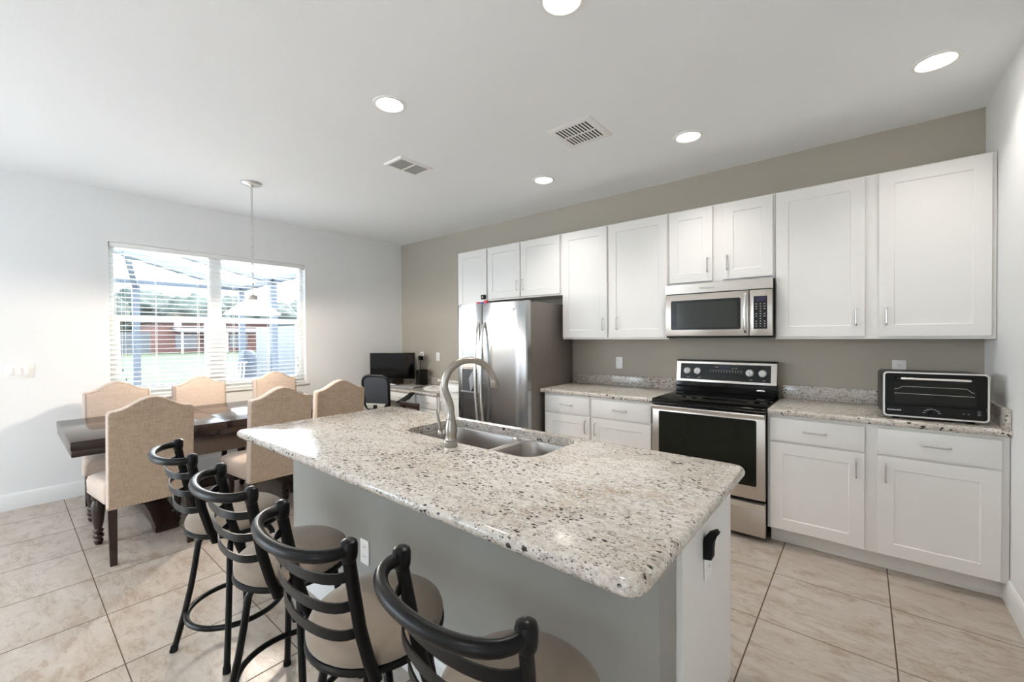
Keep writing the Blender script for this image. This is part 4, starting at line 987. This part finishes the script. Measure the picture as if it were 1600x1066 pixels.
obj('louvres', b, 'vent_grey', t); obj('mullion', MB().box(vx0 + 0.03, vx1 - 0.03, (vy0 + vy1) / 2 - 0.008, (vy0 + vy1) / 2 + 0.008, ZC - 0.0125, ZC - 0.005), 'plate', t)

# pendant
px, py = -4.233, 1.441
t = thing('pendant_lamp', 'frosted glass pendant lamp hanging on a chain over dining table', 'lamp', (px, py, ZC))
obj('canopy', MB().lathe([(0.083, 0.0), (0.082, -0.010), (0.06, -0.022), (0.02, -0.028), (0.008, -0.038)], (px, py, ZC), 32), 'handle', t)
b = MB(); z = ZC - 0.036; k = 0; LH = 0.030
while z > 1.83:
    a = PI / 2 * (k % 2) + 0.5; r1, r2 = 0.009, LH / 2; c = []
    for i in range(14):
        q = 2 * PI * i / 14; c.append((px + r1 * math.cos(q) * math.cos(a), py + r1 * math.cos(q) * math.sin(a), z - r2 + r2 * math.sin(q)))
    b.tube(c, 0.0029, 6, closed=True); z -= LH - 0.005; k += 1
z_end = z
obj('chain', b, 'handle', t)
obj('wire', MB().tube([(px + 0.004 * math.sin(i * 1.3), py + 0.004 * math.cos(i * 1.3), ZC - 0.03 - (ZC - 0.03 - 1.80) * i / 60) for i in range(61)], 0.0016, 6), 'plate', t)
obj('socket_cap', MB().lathe([(0.003, 0.045), (0.006, 0.038), (0.006, 0.030), (0.030, 0.022), (0.034, 0.016), (0.034, 0.0), (0.040, -0.006), (0.043, -0.016), (0.038, -0.020)], (px, py, 1.775), 28), 'cap_metal', t)
shade_mat = bpy.data.materials.new('frosted_glass'); shade_mat.use_nodes = True
tt = NT(shade_mat); tt.b.inputs['Base Color'].default_value = (0.86, 0.82, 0.78, 1); tt.b.inputs['Roughness'].default_value = 0.35
tl = tt.n('ShaderNodeBsdfTranslucent'); tl.inputs[0].default_value = (0.9, 0.85, 0.79, 1); mx = tt.n('ShaderNodeMixShader'); mx.inputs[0].default_value = 0.5
o_ = [n for n in tt.t.nodes if n.type == 'OUTPUT_MATERIAL'][0]; tt.l(tt.b.outputs[0], mx.inputs[1]); tt.l(tl.outputs[0], mx.inputs[2]); tt.l(mx.outputs[0], o_.inputs['Surface'])
pr = [(0.036, 1.760), (0.060, 1.752), (0.095, 1.733), (0.130, 1.708), (0.165, 1.677), (0.195, 1.652), (0.215, 1.640), (0.222, 1.634)]
pi_ = [(r - 0.002, z - 0.004) for r, z in pr[::-1]]
obj('shade', MB().lathe(pr + pi_, (px, py, 0), 48, False, False), shade_mat, t, 60)
M['bulb'] = mat('lit_bulb', (1, 1, 1), 0.4, emit=(1.0, 0.9, 0.76), estr=10.0)
obj('bulb', MB().lathe([(0.013, 0.075), (0.014, 0.05), (0.028, 0.02), (0.036, -0.005), (0.034, -0.03), (0.02, -0.047), (0.002, -0.052)], (px, py, 1.675), 20), 'bulb', t)
ld = bpy.data.lights.new('bulb_light', 'POINT'); ld.energy = PENDANT_W; ld.shadow_soft_size = 0.03; ld.color = (1.0, 0.88, 0.74)
lo = bpy.data.objects.new('bulb_light', ld); COL.objects.link(lo); lo.parent = t; lo.location = (0, 0, 1.60 - ZC)

# ================================================================== OUTSIDE
M['lawn'] = leaf_mat('lawn_grass', (0.019, 0.026, 0.0115), (0.027, 0.035, 0.017), 0.8)
M['paver'] = paint('patio_concrete', (0.60, 0.59, 0.57), 0.8, 30, 0.2)
b = MB(); b.loft([[(-11.0, -40, -0.12), (-11.0, 50, -0.12), (-11.0, 50, -0.3), (-11.0, -40, -0.3)], [(-110, -40, 1.0), (-110, 50, 1.0), (-110, 50, 0.6), (-110, -40, 0.6)]])
struct('lawn', b, 'lawn')
struct('ground_patio', MB().box(-11.0, XL - TH, -8, 9, -0.3, -0.12), 'paver')
def zg(x): return -0.12 + (x + 11) / (-99) * 1.12
t = thing('pool_cage', 'dark aluminium pool cage frame outside the kitchen window', 'screen enclosure', (-8.5, 1.5, -0.12))
def bar(name, a, c, wv=0.045, hv=0.045):
    a, c = Vector(a), Vector(c); d = (c - a).normalized(); s = d.cross(Vector((0, 0, 1)) if abs(d.z) < 0.9 else Vector((0, 1, 0))).normalized(); u = s.cross(d)
    b = MB(); b.obox((a + c) / 2, d * ((c - a).length / 2), s * wv, u * hv); return obj(name, b, 'cage', t)
P1, P2, P3 = (-10.0, 3.183), (-8.36, 3.183), (-10.0, 1.512)
for p, h in ((P1, 2.44), (P2, 2.45), (P3, 2.40), ((-10.0, -0.4), 2.4)): bar('post', (p[0], p[1], -0.12), (p[0], p[1], h), 0.05, 0.05)
bar('beam', (-10.0, -3.0, 2.40), (-10.0, 3.18, 2.44)); bar('beam', (-10.0, 3.183, 2.44), (-5.62, 3.183, 2.50))
bar('beam', (-10.0, 3.183, 2.44), (-6.4, -0.80, 2.86), 0.055, 0.055)
bar('beam', (-8.36, 3.183, 2.45), (-6.6, 1.46, 2.47), 0.04, 0.04)
bar('beam', (-10.0, 1.512, 2.36), (-8.0, 1.10, 2.74), 0.04, 0.04); bar('beam', (-8.0, 1.0, 2.70), (-8.0, -2.5, 2.72), 0.04, 0.04)
bar('chair_rail', (-10.0, -3.0, 0.55), (-10.0, 3.18, 0.55), 0.025, 0.025)
tag(obj('privacy_wall', MB().box(-13.4, -8.9, 4.62, 4.74, -0.28, 1.72, 0.01), paint('pale_siding', (0.085, 0.092, 0.10))), 'pale grey privacy wall seen through the right window pane', 'wall')
M['cover'] = mat('blue_cover', (0.008, 0.015, 0.028), 0.6)
t = thing('patio_grill', 'dark blue covered grill on the patio behind pendant', 'grill', (-9.0, 2.96, -0.12))
b = MB(); b.loft([[(x, y, z) for x, y in rrect(-9.0 - d_, -9.0 + d_, 2.955 - e_, 2.955 + e_, 0.04, 3)] for z, d_, e_ in ((0.45, 0.15, 0.10), (0.75, 0.16, 0.11), (0.95, 0.17, 0.12), (1.12, 0.15, 0.10), (1.19, 0.09, 0.06))]); obj('hood_cover', b, 'cover', t)
for sx in (-0.11, 0.11):
    for sy in (-0.07, 0.07): obj('leg', MB().cyl((-9.0 + sx, 2.955 + sy, -0.12), (-9.0 + sx, 2.955 + sy, 0.4495), 0.012, n=8), 'cover', t)
t = thing('patio_chair', 'white metal slat patio chair outside the right pane', 'chair', (-8.9, 2.62, -0.12))
b = MB()
for i in range(7): b.cyl((-8.75, 2.42 + 0.06 * i, 0.35), (-8.72, 2.42 + 0.06 * i + 0.03, 0.97), 0.009, n=8)
b.cyl((-8.72, 2.40, 0.97), (-8.72, 2.85, 0.97), 0.013, n=8); obj('backrest', b, 'trim', t)
obj('seat', MB().box(-9.2, -8.75, 2.40, 2.83, 0.32, 0.35, 0.008), 'trim', t)
for sx in (-9.18, -8.77):
    for sy in (2.42, 2.81): obj('leg', MB().cyl((sx, sy, -0.12), (sx, sy, 0.3195), 0.012, n=8), 'trim', t)
# neighbour's house, fence, trees
M['terracotta'] = paint('terracotta_stucco', (0.10, 0.042, 0.034)); M['roof_grey'] = paint('grey_shingle', (0.062, 0.058, 0.058)); M['dark_win'] = mat('dark_window', (0.06, 0.06, 0.07), 0.2)
t = thing('neighbour_house', 'terracotta house with grey porch roof beyond the lawn', 'house', (-46, 11, zg(-45)))
obj('wall', MB().box(-52, -45, 7.7, 17.5, zg(-45) - 0.1, 2.75), 'terracotta', t)
obj('roof', MB().prism([(7.2, 2.7505), (18.1, 2.7505), (15.2, 3.35), (10.2, 3.35)], 'yz', -52.5, -44.6), 'roof_grey', t)
obj('porch_roof', MB().prism([(-45.001, 2.15), (-45.001, 2.40), (-41.8, 2.0), (-41.8, 1.9)], 'xz', 9.0, 15.5), 'roof_grey', t)
for y in (9.3, 11.3, 13.3): obj('window', MB().box(-44.99, -44.96, y, y + 1.5, zg(-45) + 0.25, 1.8), 'dark_win', t)
for y in (9.1, 12.2, 15.4): obj('porch_post', MB().box(-41.9, -41.8, y - 0.06, y + 0.06, zg(-42) - 0.1, 1.9), 'trim', t)
tag(obj('garden_fence', MB().box(-43.6, -43.5, -6.0, 7.4, zg(-43.5) - 0.1, 1.95), paint('grey_fence', (0.052, 0.057, 0.063))), 'grey garden fence at the far edge of the lawn', 'fence')
M['foliage'] = leaf_mat('tree_foliage', (0.019, 0.028, 0.024), (0.042, 0.054, 0.048), 1.2); M['bark'] = mat('bark', (0.09, 0.065, 0.045), 0.9)
def tree(x, y, h, r, seed, label):
    t = thing('tree', label, 'tree', (x, y, zg(x)), 'trees beyond the lawn')
    obj('trunk', MB().cyl((x, y, zg(x) - 0.1), (x, y, h - r * 0.8), 0.22, 0.14, 10), 'bark', t)
    b = MB(); bmesh.ops.create_icosphere(b.bm, subdivisions=4, radius=1.0)
    for v in b.bm.verts:
        n = v.co.normalized(); q = n * 2.2 + Vector((seed * 3.1, seed, 0))
        d = 1 + 0.28 * mnoise.noise(q) + 0.16 * mnoise.noise(q * 2.7) + 0.09 * mnoise.noise(q * 6.5)
        v.co = Vector((n.x * r * d, n.y * r * 1.15 * d, n.z * r * 0.95 * d))
    b.xform(Matrix.Translation((x, y, h - r * 0.95))); obj('crown', b, 'foliage', t, 180)
for i, (x, y, h, r, lab) in enumerate(((-57, 4.8, 6.6, 2.7, 'leafy tree at far left of the window view'), (-66, 10.6, 7.2, 2.9, 'leafy tree beyond the lawn, second from left pane edge'), (-56, 13.4, 6.0, 2.5, 'leafy tree above the terracotta house roof'),
                                   (-66, 19.8, 6.8, 2.9, 'leafy tree behind centre mullion of the window'), (-56, 21.6, 5.6, 2.5, 'leafy tree seen beside the pendant lamp'), (-66, 30.0, 6.8, 3.2, 'leafy tree at far right of the window view'))):
    tree(x, y, h, r, i + 1, lab)
